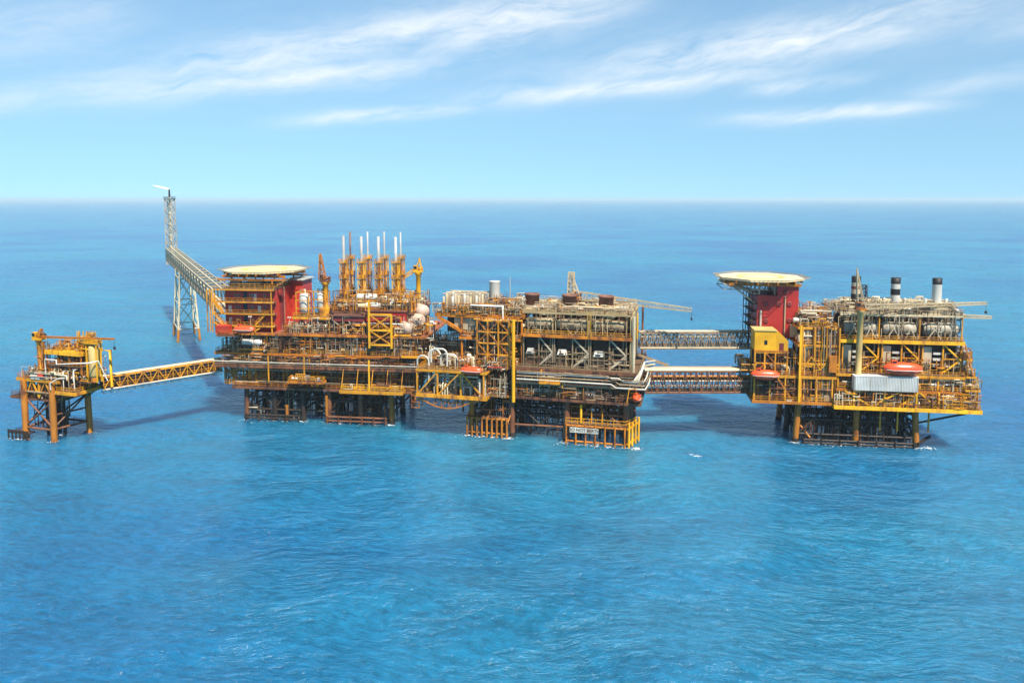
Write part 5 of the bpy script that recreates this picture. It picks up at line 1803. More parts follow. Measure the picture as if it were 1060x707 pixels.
# the three turbine bays
bx = [F2.q(px, 365, 0.4).x for px in (541.5, 573.5, 611, 650)]
TL = ['tan turbine bay of the middle platform beside the yellow lattice tower', 'tan turbine bay of the middle platform between its two neighbours', 'tan turbine bay of the middle platform at the corner by the grey bridges']
for k in range(3):
    turbine(F2, bx[k], bx[k + 1] - 0.35, 0.6, 20.6, 29.3, 36.0, TL[k], 'grey_steel', 'galvanised', kind='V')
for k, (px, lab) in enumerate(((551, 'short brown exhaust on the tan roof beside the pipe bundles'), (589.5, 'short brown exhaust on the tan roof just below the dark lattice crane'), (627.5, 'short brown exhaust on the tan roof farthest along, under the crane boom'))):
    c = F2.q(px, 323.5, 9)
    t = F2.thing('exhaust_stack', lab, 'exhaust', 'short brown exhausts', (c.x, 9, 36.4))
    s = MB('rust_brown').lathe((0, 0, 0.7), (0, 0, 1), [(0, 1.6), (0.3, 2.05), (2.8, 2.1), (2.9, 2.3), (3.3, 2.3), (3.3, 1.7), (2.5, 1.6)], 24)
    s.build('barrel', t)
    MB('tan_duct').box(-2.4, 2.4, -2.4, 2.4, 0, 0.7).build('curb', t)
clutter(p2, -10.5, 16.5, 4.6, 8, 36.4, 14, ['pipe_manifold', 'pump_skid', 'separator_vessel'], 67, 0.4, 0.55)
clutter(p2, -10.5, 16.5, 14, 24, 36.4, 14, ['pipe_manifold', 'pump_skid', 'control_cabinet', 'separator_vessel'], 68, 0.45, 0.6)
pipe_runs(p2, -11, 17, 4.2, 20, 36.7, 37.5, 16, ['galvanised', 'tan_duct', 'beige_cladding', 'grey_steel'], 69)
a, b_ = F2.q(653, 325, 0), F2.q(653, 380, 0)
for y0, y1 in ((0.5, 7), (7.4, 14), (14.4, 24)):
    put(MB('beige_cladding').box(a.x - 0.15, a.x + 0.25, y0, y1, 21.5, 35.5), 'cladding_panel', p2)
put(MB('cream_paint').tube((a.x + 0.9, 0.2, 20.6), (a.x + 0.9, 0.2, 36), 0.4), 'riser', p2)
b = MB('bright_yellow')
ladder_mb(b, F2.q(610, 340, -0.5).x, -0.6, 29.5, 37.0, 0.9)
put(b, 'ladder_lattice', p2)
put(MB('bright_yellow').bar((F2.q(660, 345, 0).x, 0, 30), (F2.q(660, 345, 0).x, 0, 37), 0.35), 'post', p2)
b = MB('grey_steel').bar((19.4, 8, 24), (27.5, 14, 20.0), 0.8)
put(b, 'gangway', p2)
# upper block with the pipe bundles
u1 = deck(F2, p2, 451, 541, 325, 1.5, 22, 'deck_plate', 'amber_paint', rail='yellow_paint', z=34.8, beam=1.1)
u2 = deck(F2, p2, 476, 541, 349, 0.6, 22, 'deck_plate', 'amber_paint', rail='amber_paint', z=28.2)
for x in fl(u2.x0 + 0.4, u2.x1 - 0.4, 4):
    for y in (1.2, 10, 20):
        column(p2, x, y, 20.6, 34.0, 0.34, 'amber_paint' if y < 5 else 'dark_steel')
dark_backing(p2, u2.x0, u2.x1, 7, 20.7, 28, 'deck_dark')
dark_backing(p2, u2.x0 - 6, u2.x1, 7, 28.4, 34.2, 'enclosure_brown')
put(MB('amber_paint').bar((u1.x0 + 0.6, 1.6, 33.6), (u2.x0 + 3.5, 1.2, 28.0), 1.0, 0.8), 'knee_brace', p2)
put(MB('amber_paint').bar((u1.x0 + 0.6, 20, 33.6), (u2.x0 + 3.5, 20, 28.0), 1.0, 0.8), 'knee_brace', p2)
put(MB('tan_duct').box(u1.x0 + 5.5, u2.x0 + 9, 2.2, 6, 30.0, 33.4), 'duct', p2)
clutter(p2, u2.x0 + 0.5, u2.x1 - 0.5, 1.2, 6, 20.6, 14, MIXED, 70, 0.7, 1.0)
clutter(p2, u2.x0 + 0.5, u2.x1 - 0.5, 1.2, 6, 28.2, 14, PIPEY, 71, 0.7, 1.0)
pipe_runs(p2, u2.x0 - 2, u2.x1, 0.5, 6, 21.5, 27.5, 14, PM_DARK + ['yellow_paint', 'white_paint'], 72)
pipe_runs(p2, u2.x0 - 2, u2.x1, 0.8, 6, 29, 34, 12, PM_DARK + ['yellow_paint', 'cream_paint'], 73)
xa, xb = F2.q(458, 315, 3).x, F2.q(501, 315, 3).x
for r_ in range(3):
    t = F2.thing('filter_bank', ('front', 'middle', 'rear')[r_] + ' row of tall grey filter pipes on the yellow-edged upper deck', 'filter bank', 'banks of grey filter pipes', (xa, 3.0 + r_ * 3.4, 34.8))
    for k in range(14):
        x = 0.4 + k * (xb - xa) / 14
        m_ = ('galvanised', 'white_paint', 'grey_steel', 'tan_duct')[(k * 7 + r_ * 3) % 4]
        MB(m_).vessel((x, 0, 0.5), (0, 0, 1), 4.2 + 0.5 * ((k * 5 + r_) % 3), 0.34, 8).build('filter_pipe', t)
    MB('grey_steel').tube((0, -0.5, 1.0), (xb - xa, -0.5, 1.0), 0.2).build('header', t)
    MB('galvanised').tube((0, 0.5, 5.4), (xb - xa, 0.5, 5.4), 0.22).build('header', t)
    MB('dark_steel').box(0, xb - xa, -0.5, 0.5, 0, 0.3).build('base', t)
clutter(p2, xb + 1, u1.x1 - 0.5, 2.4, 8, 34.8, 12, PIPEY + ['access_frame'], 74, 0.85, 1.1)
clutter(p2, xa, u1.x1 - 0.5, 13, 21, 34.8, 16, PIPEY, 75, 0.8, 1.1)
c = F2.q(512, 308, 10)
t = F2.thing('exhaust_stack', 'fat white cylindrical stack rising behind the grey filter pipes', 'exhaust', None, (c.x, 10, 34.8))
MB('white_paint').lathe((0, 0, 0), (0, 0, 1), [(0, 1.6), (F2.q(512, 291, 10).z - 34.8 - 0.2, 1.6), (F2.q(512, 291, 10).z - 34.8, 1.7), (F2.q(512, 291, 10).z - 34.8 + 0.02, 1.3)], 22).build('barrel', t)
MB('grey_steel').lathe((0, 0, 3.5), (0, 0, 1), [(0, 1.62), (0, 1.75), (0.3, 1.75), (0.3, 1.62)], 22).build('flange', t)
xw = F2.q(519, 320, 2).x
gantry(p2, [(xw - 9, 1.2, 37.4), (xw + 0.6, 1.2, 37.4), (xw + 0.6, 1.2, 33)], 0.28, 'white_paint')
put(MB('galvanised').tube((F2.q(528, 325, 9).x, 9, 34.8), (F2.q(528, 325, 9).x, 9, 45), 0.16, 0.08), 'antenna_mast', p2)
pipework(p2, -11, 18, -0.1, 3.6, 30.4, 37.4, 2.2, ['grey_steel', 'beige_cladding', 'duct_brown', 'tan_duct', 'rusty_steel'], 3306, 9)
pipework(p2, -11, 18, 0.0, 1.2, 20.7, 26, 3.4, ['grey_steel', 'beige_cladding', 'rusty_steel', 'duct_brown'], 3307, 7)
# crowded pipe deck behind the wing, towards the wide platform
u3 = deck(F2, p2, 437, 500, 383, 6.5, 20, 'deck_plate', 'rusty_steel', rail='grey_steel', z=19.6)
clutter(p2, u3.x0 + 0.5, u3.x1 - 0.5, 7, 18, 19.6, 22, PIPEY, 171, 0.9, 1.25)
pipework(p2, u3.x0, u3.x1, 7, 16, 19.7, 27.5, 2.0, PM_LIGHT + ['rusty_steel', 'amber_paint', 'dark_steel'], 172, 26)
pipe_runs(p2, u3.x0 - 6, u3.x1, 7, 12, 21, 26.5, 10, PM_LIGHT, 173)
risers(p2, u3.x0, u3.x1, 7, 16, 4, 19.4, 5, ['rusty_steel', 'dark_steel'], 174)
pipework(p2, -26, -15, -1.2, 2.0, 20.7, 34, 2, ['amber_paint', 'yellow_paint', 'rusty_steel', 'grey_steel', 'cream_paint', 'dark_steel'], 3301, 30)
pipework(p2, -14, 20, -2.2, -0.6, 12.6, 16.4, 3, ['rusty_steel', 'grey_steel', 'dark_steel', 'amber_paint'], 3302, 14)
pipework(p2, -40, -13, 0.8, 2.4, 34.9, 38, 2.4, ['amber_paint', 'galvanised', 'yellow_paint', 'grey_steel'], 3305, 14)
# yellow lattice stair tower and the tall yellow columns
a, b_ = F2.q(494, 371, -1.4), F2.q(527, 333, -1.4)
lt = F2.thing('stair_tower', 'yellow crossed stair tower between the upper block and the tan turbine bays', 'tower', None, (a.x, -1.4, 20.6))
ww, hh = b_.x - a.x, b_.z - 20.6
for x in fl(0, ww, 4):
    for y in (0, 2.6):
        MB('yellow_paint').bar((x, y, 0), (x, y, hh), 0.36).build('post', lt)
for z in fl(hh * 0.25, hh, 4):
    MB('yellow_paint').bar((0, 0.01, z), (ww, 0.01, z), 0.34).build('rail', lt)
    MB('deck_plate').box(0.2, ww - 0.2, 0.2, 2.4, z - 0.15, z - 0.05).build('landing', lt)
b = MB('amber_paint')
zs = [0] + fl(hh * 0.25, hh, 4)
for i in range(4):
    for x0_, x1_ in zip(fl(0, ww, 4), fl(0, ww, 4)[1:]):
        b.bar((x0_, -0.02, zs[i + (i + int(x0_)) % 2]), (x1_, -0.02, zs[i + 1 - (i + int(x0_)) % 2]), 0.22)
b.build('brace_frame', lt)
for px, yt in ((531.5, 331),):
    a, b_ = F2.q(px, 416, -2.6), F2.q(px, yt, -2.6)
    put(MB('bright_yellow').tube((a.x, -2.7, a.z), (a.x, -2.7, b_.z), 0.5), 'column', p2)
# the yellow wing that juts out over the sea
xl, xr = F2.q(432, 411, -6).x, F2.q(503, 411, -6).x
wg = F2.thing('deck_wing', 'open yellow framed wing jutting out over the sea with white pipe loops on top', 'module', None, (xl, -6, 11.6))
ww = xr - xl
zt = 8.0
MB('deck_plate').box(0, ww, 0, 12, 0.6, 0.9).build('floor', wg)
tp = MB('deck_plate').box(0, ww, 0, 12, zt - 0.3, zt).build('upper_floor', wg)
b = MB('yellow_paint')
rail_mb(b, [(0.1, 12, zt), (0.1, 0.1, zt), (ww, 0.1, zt)], 1.1, 0.1, 1.6)
b.build('guard_rail_frame', tp)
for y in (-0.15, 12.15):
    MB('yellow_paint').box(-0.3, ww + 0.3, y - 0.2, y + 0.14, 0.0, 1.0).build('edge_beam', wg)
    MB('yellow_paint').box(-0.3, ww + 0.3, y - 0.2, y + 0.14, zt - 0.6, zt + 0.05).build('edge_beam', wg)
for x in (-0.12, ww + 0.12):
    MB('yellow_paint').box(x - 0.16, x + 0.16, 0.0, 12.0, 0.02, 0.98).build('edge_beam', wg)
    MB('yellow_paint').box(x - 0.16, x + 0.16, 0.0, 12.0, zt - 0.58, zt + 0.03).build('edge_beam', wg)
for f in (0, 0.30, 0.64, 0.97):
    for y in (0, 12):
        MB('yellow_paint').bar((ww * f, y, 1), (ww * f, y, zt - 0.6), 0.42).build('post', wg)
b = MB('yellow_paint').bar((0.4, -0.03, 1), (ww * 0.30, -0.03, zt - 0.5), 0.36).bar((ww * 0.31, -0.03, 1), (ww * 0.62, -0.03, zt - 0.6), 0.34).bar((ww * 0.66, -0.03, zt - 0.6), (ww * 0.95, -0.03, 1), 0.36)
b.build('brace_frame', wg)
b = MB('amber_paint')
n = 8
for y in (0.3, 6, 11.7):
    pr = None
    for i in range(n + 1):
        f = i / n
        p = Vector((ww * (0.02 + 0.88 * f), y, -2.6 * sin(pi * min(1, f * 1.1)) - 0.5))
        if pr:
            b.bar(pr, p, 0.26)
            b.bar(pr, (p.x, y, 0.1), 0.16)
        b.bar(p, (p.x, y, 0.1), 0.16)
        pr = p
b.build('under_truss_frame', wg)
cg = MB('amber_paint')
for x in (-2.0, 0.3):
    for y in (0.5, 3.5):
        cg.bar((x, y, -3.6), (x, y, 1.6), 0.2)
for z in (-3.5, -1.8, 0.0, 1.5):
    cg.bar((-2, 0.5, z), (0.3, 0.5, z), 0.18).bar((-2, 3.5, z), (0.3, 3.5, z), 0.18).bar((-2, 0.5, z), (-2, 3.5, z), 0.18)
cg.bar((-2, 0.5, -3.5), (0.3, 0.5, 0), 0.14)
cg.build('escape_cage_frame', wg)
clutter(p2, xl + 1, xr - 0.5, -5, 4, 12.5, 20, SMALL + ['pipe_loop'], 76, 0.75, 1.0)
clutter(p2, xl + 6, xr + 3, -4, 4, 19.6, 16, PIPEY, 77, 0.75, 1.0)
risers(p2, xl + 9, xr, -5.2, -3.0, 12.5, 17.5, 8, ['white_paint', 'galvanised', 'white_paint'], 78, 0.16, 0.3)
pipe_runs(p2, xl + 0.5, xr, -5, 4, 13, 19, 12, PM_LIGHT, 79)
dark_backing(p2, xl + 6, xr + 6, 5, 12.6, 19.2, 'deck_dark')
for (x0, x1, zt_, z0, r, y) in ((-42.0, -38.6, 25.0, 17.0, 0.26, -5.6), (-38.2, -33.4, 27.0, 21.4, 0.28, -4.6), (-35.6, -30.6, 25.4, 20.0, 0.22, -3.6), (-39.5, -36.0, 26.4, 20.0, 0.28, -3.0)):
    c = (x0 + x1) / 2
    h_ = zt_ - 2.2
    gantry(p2, [(x0, y, z0), (x0, y, h_ - 0.6), (x0 + 0.5, y, h_ + 0.2), (x0 + 1.2, y, h_ + 0.6), (x1 - 1.2, y, h_ + 0.6), (x1 - 0.5, y, h_ + 0.2), (x1, y, h_ - 0.6), (x1, y, z0 - 1)], r, 'white_paint')
lifeboat(F2, 488, 384, -7.6, 6.4, 'small orange lifeboat at the top edge of the jutting yellow wing')
lifeboat(F2, 659, 411.5, -1.5, 6.5, 'orange lifeboat seen end on at the lower corner near the grey bridge', axis='y')
crane(F2, 597, 325, 309, 14, 'dark lattice crane with a long boom laid out over the grey bridges', 'rust_brown', boom=(716, 321, 14), mast=(591.5, 282), r=1.0, boom_w=2.2, tip_w=0.9, bays=18, boom_mat='tan_duct', cabmat='orange_steel', stay=False, mast_w=2.0)

# ------------------------------------------------------------------ the end platform with three tall exhaust stacks
F3 = Frame(823, 457, -8)
p3 = F3.thing('production_platform', 'yellow framed platform with three tall exhaust stacks and a round ended cream helideck', 'oil platform')
jacket(p3, [0.6, 16.0, 31.2], [0, 11, 21], -4, 11.0, 0.85, ['orange_steel', 'orange_steel', 'orange_steel', 'dark_steel', 'rusty_steel', 'dark_steel'], 'dark_steel', (2.4, 6.6), 0.9, 0.32)
for z in (1.2, 4.4, 8.2):
    for y in (3, 15):
        put(MB('dark_steel').tube((0.3, y, z), (31.5, y, z + 0.1), 0.3), 'horizontal_brace', p3)
risers(p3, 1, 31, 2, 20, -3, 11.0, 20, ['dark_steel', 'dark_steel', 'rusty_steel'], 81, 0.18, 0.36)
pipe_runs(p3, 1, 31, 1, 16, 1.5, 9.5, 14, ['dark_steel', 'rusty_steel', 'dark_steel'], 82, 0.2, 0.32)
put(MB('orange_steel').tube((0.2, -0.6, 8), (3.4, 3.5, 1.5), 0.3), 'diagonal_brace', p3)
put(MB('orange_steel').tube((3.8, -0.4, 1.5), (0.2, 1.5, 6), 0.3), 'diagonal_brace', p3)
for x in (22.0, 26.5, 34.5):
    put(MB('yellow_paint').tube((x, -0.8, 4.5), (x, -0.8, 10.6), 0.24), 'ladder_post', p3)
fender(p3, 1.5, 31, -1.5, -0.5, 1.2, 7, 'dark_steel', 0.34)
put(MB('dark_steel').bar((32, -1, 1.2), (36, 1.5, 2.6), 0.6), 'boat_landing', p3)
k0 = deck(F3, p3, 864, 1016, 424, -4, 22, 'deck_plate', 'bright_yellow', rail='yellow_paint', z=11.9, beam=1.0)
k0b = deck(F3, p3, 779, 863, 416.5, -2.6, 20, 'deck_plate', 'amber_paint', rail='yellow_paint', z=12.2, beam=0.8)
k1 = deck(F3, p3, 866, 1000, 405.5, -2.2, 22, 'deck_plate', 'amber_paint', rail='yellow_paint', z=16.2)
k2 = deck(F3, p3, 866, 999, 389.5, -1.8, 22, 'deck_plate', 'yellow_paint', rail='yellow_paint', z=20.3)
k2b = deck(F3, p3, 779, 865, 391, -1.8, 20, 'deck_plate', 'yellow_paint', rail='amber_paint', z=19.2)
k3 = deck(F3, p3, 869, 998, 355.5, -0.2, 22, 'deck_plate', 'bright_yellow', rail='yellow_paint', z=29.5, beam=0.9)
put(MB('tan_duct').box(F3.q(870, 326, 0).x, F3.q(998, 326, 0).x, -0.05, 0.3, 36.1, 36.6), 'roof_chord', p3)
k4 = deck(F3, p3, 870, 998, 326, 3.7, 22, 'grey_steel', 'tan_duct', rail='galvanised', z=36.6, beam=0.6)
for x in fl(k1.x0 + 0.4, k1.x1 - 0.4, 6):
    column(p3, x, -1.4, 11.9, 20.0, 0.3, 'yellow_paint')
    column(p3, x, 21, 11.9, 36, 0.3, 'rusty_steel')
dark_backing(p3, k1.x0, k1.x1 - 1, 6.5, 12.0, 20, 'deck_dark')
dark_backing(p3, k1.x0 + 1, k1.x1 - 1, 9.5, 20.4, 29, 'black_paint')
dark_backing(p3, k1.x0 + 1, k1.x1 - 1, 7, 29.6, 35.8, 'black_paint')
clutter(p3, k0.x0 + 1, k0.x1 - 1, -3, 5.5, 11.9, 40, SMALL + ['separator_vessel', 'access_frame'], 83, 0.65, 0.95)
clutter(p3, k1.x0 + 1, k1.x1 - 1, -1.4, 5.5, 16.2, 30, SMALL, 84, 0.6, 0.85)
pipe_runs(p3, k0.x0 + 1, k0.x1 - 3, -3.4, 5, 12.6, 15.6, 18, PM_LIGHT + ['amber_paint'], 85, 0.1, 0.2)
pipe_runs(p3, k1.x0 + 1, k1.x1, -2, 5, 16.8, 19.8, 12, PM_LIGHT + ['amber_paint'], 86, 0.1, 0.2)
for a, b_, kk in ((874, 902, 'Z'), (902, 930, 'Z2'), (952, 972, 'Z'), (930, 950, 'Z2')):
    xa, xb = F3.q(a, 415, -3.6).x, F3.q(b_, 415, -3.6).x
    p, q = ((xa, -3.7, 16.0), (xb, -3.7, 11.9)) if kk == 'Z' else ((xa, -3.7, 11.9), (xb, -3.7, 16.0))
    put(MB('bright_yellow').bar(p, q, 0.34), 'brace', p3)
for px in (884, 916, 949, 972):
    x = F3.q(px, 410, -3.7).x
    put(MB('bright_yellow').bar((x, -3.6, 11.9), (x, -3.6, 16.2), 0.42), 'post', p3)
# pale louvred wind wall
a, b_ = F3.q(884, 404.5, -4.2), F3.q(951, 391.5, -4.2)
t = F3.thing('louvre_wall', 'long pale louvred wind wall along the front of the yellow framed deck', 'wind wall', None, (a.x, -4.2, 16.3))
ww, hh = b_.x - a.x, b_.z - 16.3
MB('louvre_grey').box(0, ww, 0, 0.25, 0, hh).build('panel', t)
b = MB('louvre_grey')
for x in fl(0.5, ww - 0.5, 40):
    b.box(x - 0.1, x + 0.1, -0.09, -0.003, 0.1, hh - 0.1)
b.build('corrugation_panel', t)
MB('louvre_grey').box(-0.1, ww + 0.1, -0.1, 2.2, hh + 0.004, hh + 0.2).build('top_cover', t)
MB('louvre_grey').box(0.004, 0.25, 0.254, 2.1, 0, hh).build('end_panel', t)
MB('louvre_grey').box(ww - 0.25, ww - 0.004, 0.254, 2.1, 0, hh).build('end_panel', t)
b = MB('galvanised')
for x in fl(0.2, ww - 0.2, 5):
    b.box(x - 0.05, x + 0.05, -0.13, -0.092, 0, hh)
b.build('stiffener_frame', t)
# small-bore pipework
pipework(p3, 9, 46, -3.6, 4, 12.0, 16, 3, PM_LIGHT + ['amber_paint', 'yellow_paint'], 341, 20)
pipework(p3, 10, 42, -2, 4, 16.3, 20, 3, PM_LIGHT + ['amber_paint', 'dark_steel'], 342, 16)
pipework(p3, 11, 42, 1.2, 4, 20.4, 25.5, 2.6, ['dark_steel', 'yellow_paint', 'grey_steel', 'amber_paint', 'dark_steel'], 343, 9)
pipework(p3, 11, 42, 3.4, 6, 29.6, 36, 2.6, ['dark_steel', 'tan_duct', 'grey_steel', 'cream_paint', 'rusty_steel'], 344, 18)
pipework(p3, 11, 42, 4.0, 20, 36.7, 39.0, 2.4, ['galvanised', 'tan_duct', 'grey_steel', 'cream_paint'], 345, 20)
pipework(p3, -12, 9, -2.4, 4, 12.3, 18.8, 2.8, PM_DARK + ['white_paint', 'yellow_paint'], 346, 20)
pipework(p3, 1, 10, -1.0, 5, 19.3, 33, 2.2, PM_LIGHT + ['amber_paint', 'yellow_paint'], 347, 30)
pipework(p3, -12, 1, -1.0, 4, 19.3, 26, 2.4, PM_DARK + ['yellow_paint', 'galvanised'], 348, 20)
pipework(p3, 1, 11, 2, 17, 34, 38, 2.2, PM_LIGHT + ['amber_paint'], 349, 22)
pipework(p3, 42, 46, -3, 14, 12, 22, 2, PM_LIGHT + ['amber_paint', 'yellow_paint'], 350, 24)
pipework(p3, 1, 31, -0.6, 6, -0.5, 10.8, 3, ['dark_steel', 'rusty_steel', 'dark_steel'], 351, 16, 0.08, 0.22)
pipework(p3, 9, 46, -4.3, -2.6, 12.0, 15.8, 2.6, ['amber_paint', 'yellow_paint', 'galvanised', 'cream_paint', 'rusty_steel'], 3401, 14)
pipework(p3, 28, 46, -2.4, 0, 16.3, 20, 2.4, ['amber_paint', 'yellow_paint', 'galvanised', 'cream_paint', 'rusty_steel'], 3402, 16)
pipework(p3, 1, 10, -1.8, 0, 12.3, 33, 2, ['amber_paint', 'yellow_paint', 'galvanised', 'rusty_steel', 'grey_steel'], 3403, 30)
pipework(p3, -12, 1, -2.4, -0.8, 12.3, 18.8, 2.2, ['amber_paint', 'rusty_steel', 'grey_steel', 'dark_steel'], 3404, 16)
pipework(p3, 11, 42, 3.9, 8, 36.7, 40.0, 2.4, ['galvanised', 'tan_duct', 'grey_steel', 'cream_paint'], 3406, 14)
pipework(p3, 11, 42, -0.1, 3.4, 29.8, 37.6, 2.2, ['galvanised', 'duct_grey', 'grey_steel', 'tan_duct', 'dark_steel'], 3407, 10)
pipework(p3, 11, 42, -0.4, 1.0, 20.4, 24.5, 3, ['yellow_paint', 'grey_steel', 'amber_paint'], 3408, 7)
# turbine bays
bx = [(F3.q(p_, 370, 0).x, F3.q(q_, 370, 0).x) for p_, q_ in ((872, 911), (913, 953), (955, 997))]
TL = ['yellow framed turbine bay behind the white crane column', 'yellow framed turbine bay above the long orange lifeboat', 'yellow framed turbine bay at the outer corner of the end platform']
for k in range(3):
    turbine(F3, bx[k][0], bx[k][1] - 0.3, 0.4, 20.3, 28.6, 36.1, TL[k], 'yellow_paint', 'bright_yellow', duct='duct_grey', kind='K')
clutter(p3, k4.x0 + 1, k4.x1 - 1, 4.2, 8, 36.6, 22, ['pipe_manifold', 'pump_skid', 'separator_vessel', 'pipe_loop'], 87, 0.5, 0.75)
clutter(p3, k4.x0 + 1, k4.x1 - 1, 9, 21, 36.6, 22, ['pipe_manifold', 'pump_skid', 'control_cabinet', 'separator_vessel'], 88, 0.45, 0.65)
pipe_runs(p3, k4.x0, k4.x1, 4.0, 18, 37.1, 39.2, 20, ['galvanised', 'tan_duct', 'grey_steel', 'cream_paint'], 89, 0.14, 0.3)
clutter(p3, k3.x0 + 1, k3.x1 - 1, 0.5, 6, 29.5, 22, ['pump_skid', 'pipe_manifold', 'control_cabinet'], 90, 0.6, 0.9)
SL = (('dark grey exhaust stack wrapped in a lattice beside the crane', 886.5, 286), ('white exhaust stack banded black twice near its top', 927.5, 287.5), ('plain white exhaust stack with one black cap band', 970.5, 288))
for k, (lab, px, py) in enumerate(SL):
    y = 6.0
    c = F3.q(px, py, y)
    t = F3.thing('exhaust_stack', lab, 'exhaust', 'tall exhaust stacks', (c.x, y, 36.6))
    h_ = c.z - 36.6
    r = 1.22
    body = 'galvanised' if k == 0 else 'white_paint'
    segs = [(0, h_ - 1.7, body), (h_ - 1.7, h_, 'black_paint')]
    if k == 1:
        segs = [(0, h_ - 4.8, body), (h_ - 4.8, h_ - 3.1, 'black_paint'), (h_ - 3.1, h_ - 1.7, body), (h_ - 1.7, h_, 'black_paint')]
    if k == 0:
        segs = [(0, h_ * 0.25, 'grey_steel'), (h_ * 0.25, h_ * 0.5, 'dark_steel'), (h_ * 0.5, h_ - 3.6, body), (h_ - 3.6, h_ - 2.8, 'dull_red'), (h_ - 2.8, h_ - 1.7, body), (h_ - 1.7, h_, 'black_paint')]
    first = None
    for (z0, z1, m_) in segs:
        top = z1 == h_
        prof = [(z0, r), (z1, r)] + ([(z1, r * 0.85), (z1 - 1.2, r * 0.8)] if top else [])
        o = MB(m_).lathe((0, 0, 0), (0, 0, 1), prof, 22).build('barrel' if m_ == body and first is None else 'paint_band', t)
        first = first or o
    MB('tan_duct').box(-2.2, 2.2, -2.0, 2.0, 0.004, 1.6).build('base_box', t)
    for s in (-2.2, 2.2):
        MB('white_paint' if k else 'grey_steel').lathe((s * 1.25, 0.4, 0), (0, 0, 1), [(0, 0.5), (3.4, 0.5), (3.8, 0.3)], 12).build('vent_pipe', t)
    if k == 0:
        b = MB('dark_steel')
        lattice_mb(b, (2.6, 1.0, 0), (2.4, 1.0, h_ - 2.6), 1.5, 1.3, 7, 0.18, 0.12)
        b.build('tower_lattice', t)
crane(F3, 887.5, 405, 321, -2.6, 'pale crane column with an orange cab and lattice boom laid level behind the stacks', 'pale_yellow', boom=(1021, 314, 9), mast=(887, 277.5), r=0.8, boom_w=1.1, tip_w=0.6, bays=22, boom_mat='tan_duct', cabmat='amber_paint', stay=False)
a, b_ = F3.q(985, 327, 3), F3.q(1026, 328.5, 3)
t = F3.thing('flare_jib', 'thin tan lattice jib sticking out past the roof corner below the crane boom', 'jib', None, (a.x, 3, a.z))
b = MB('tan_duct')
lattice_mb(b, (0, 0, 0), (b_.x - a.x, 0, b_.z - a.z), 0.9, 0.6, 8, 0.2, 0.12)
b.build('boom_lattice', t)
MB('grey_steel').bar((0.4, 0, -2.5), (0.4, 0, 0), 0.3).build('post', t)
lifeboat(F3, 934.5, 382.5, -3.4, 9.8, 'long orange lifeboat above the pale louvred wind wall')
lifeboat(F3, 792, 388.5, -3.6, 7.6, 'orange lifeboat below the yellow cabin')
# stepped outer end
for i, (px0, px1, py, hgt) in enumerate(((1000, 1006, 372, 0), (1001, 1010, 390, 0), (1000, 1014, 404, 0))):
    d = deck(F3, p3, px0, px1, py, -1.0 - i, 14, 'deck_plate', 'yellow_paint', rail='yellow_paint', beam=0.5, joist=None)
    clutter(p3, d.x0, d.x1, -0.5 - i, 12, d.z, 6, PIPEY, 91 + i, 0.6, 0.85)
    for y in (-0.6 - i, 13):
        column(p3, d.x1 - 0.2, y, 11.9, d.z - 0.4, 0.22, 'yellow_paint')
pipework(p3, 42, 45.5, -1.5, 10, 20.5, 27, 1.2, ['amber_paint', 'yellow_paint', 'galvanised', 'rusty_steel', 'grey_steel'], 3501, 24)
pipework(p3, 42, 46.5, -3.6, 10, 12, 20, 1.2, ['amber_paint', 'yellow_paint', 'galvanised', 'rusty_steel', 'cream_paint'], 3502, 26)
put(MB('amber_paint').bar((42.6, -1.2, 29), (44.4, -2.4, 21), 0.26), 'brace', p3)
for y in (-2, 8, 20):
    brace(p3, (45, y, 10.8), (32, max(0, y), 6.8), 0.3, 'dark_steel', 'knee_brace')
# left part : frames, cabin, vessels
xm0, xm1 = F3.q(826, 400, 0).x, F3.q(867, 400, 0).x
dark_backing(p3, k0b.x0 + 1, k0b.x1, 6.5, 12.3, 18.8, 'deck_dark')
clutter(p3, k0b.x0 + 0.8, k0b.x1 - 0.5, -1.8, 5.5, 12.2, 26, SMALL + ['separator_vessel', 'equipment_container'], 95, 0.65, 0.95)
pipe_runs(p3, k0b.x0, k0b.x1, -2, 5, 13, 18.5, 14, PM_DARK + ['white_paint', 'galvanised'], 96)
for x in fl(k0b.x0 + 0.4, k0b.x1 - 0.4, 6):
    put(MB('yellow_paint').bar((x, -2.3, 12.2), (x, -2.0, 18.8), 0.36), 'post', p3)
put(MB('amber_paint').bar((F3.q(805, 396, -2).x, -2.1, 18.4), (F3.q(820, 413, -2).x, -2.1, 12.4), 0.34), 'brace', p3)
put(MB('bright_yellow').bar((xm0 - 0.3, -2.6, 12), (xm0 - 0.3, -2.6, 33.4), 0.5), 'column', p3)
for i, (py, y0, y1) in enumerate(((376, -1.4, 18), (357, -1.2, 18), (339, -1.0, 18))):
    d = deck(F3, p3, 827, 867, py, y0, y1, 'deck_plate', 'yellow_paint', rail='yellow_paint', beam=0.6)
    clutter(p3, d.x0 + 0.6, d.x1 - 0.6, -0.4, 5.5, d.z, 10, PIPEY + ['control_cabinet'], 97 + i, 0.75, 1.0)
    pipe_runs(p3, d.x0, d.x1, -1, 5, d.z + 0.6, d.z + 4.4, 8, PM_LIGHT + ['yellow_paint'], 100 + i)
    if i == 2:
        clutter(p3, d.x0 + 0.6, d.x1 - 0.6, 7, 17, d.z, 14, PIPEY, 104, 0.8, 1.1)
        top_z = d.z
for x in fl(xm0 + 0.5, xm1 - 0.3, 4):
    put(MB('yellow_paint').bar((x, -1.5, 19.2), (x, -1.3, top_z), 0.36), 'column', p3)
    put(MB('dark_steel').bar((x, 16, 19.2), (x, 16, top_z), 0.36), 'column', p3)
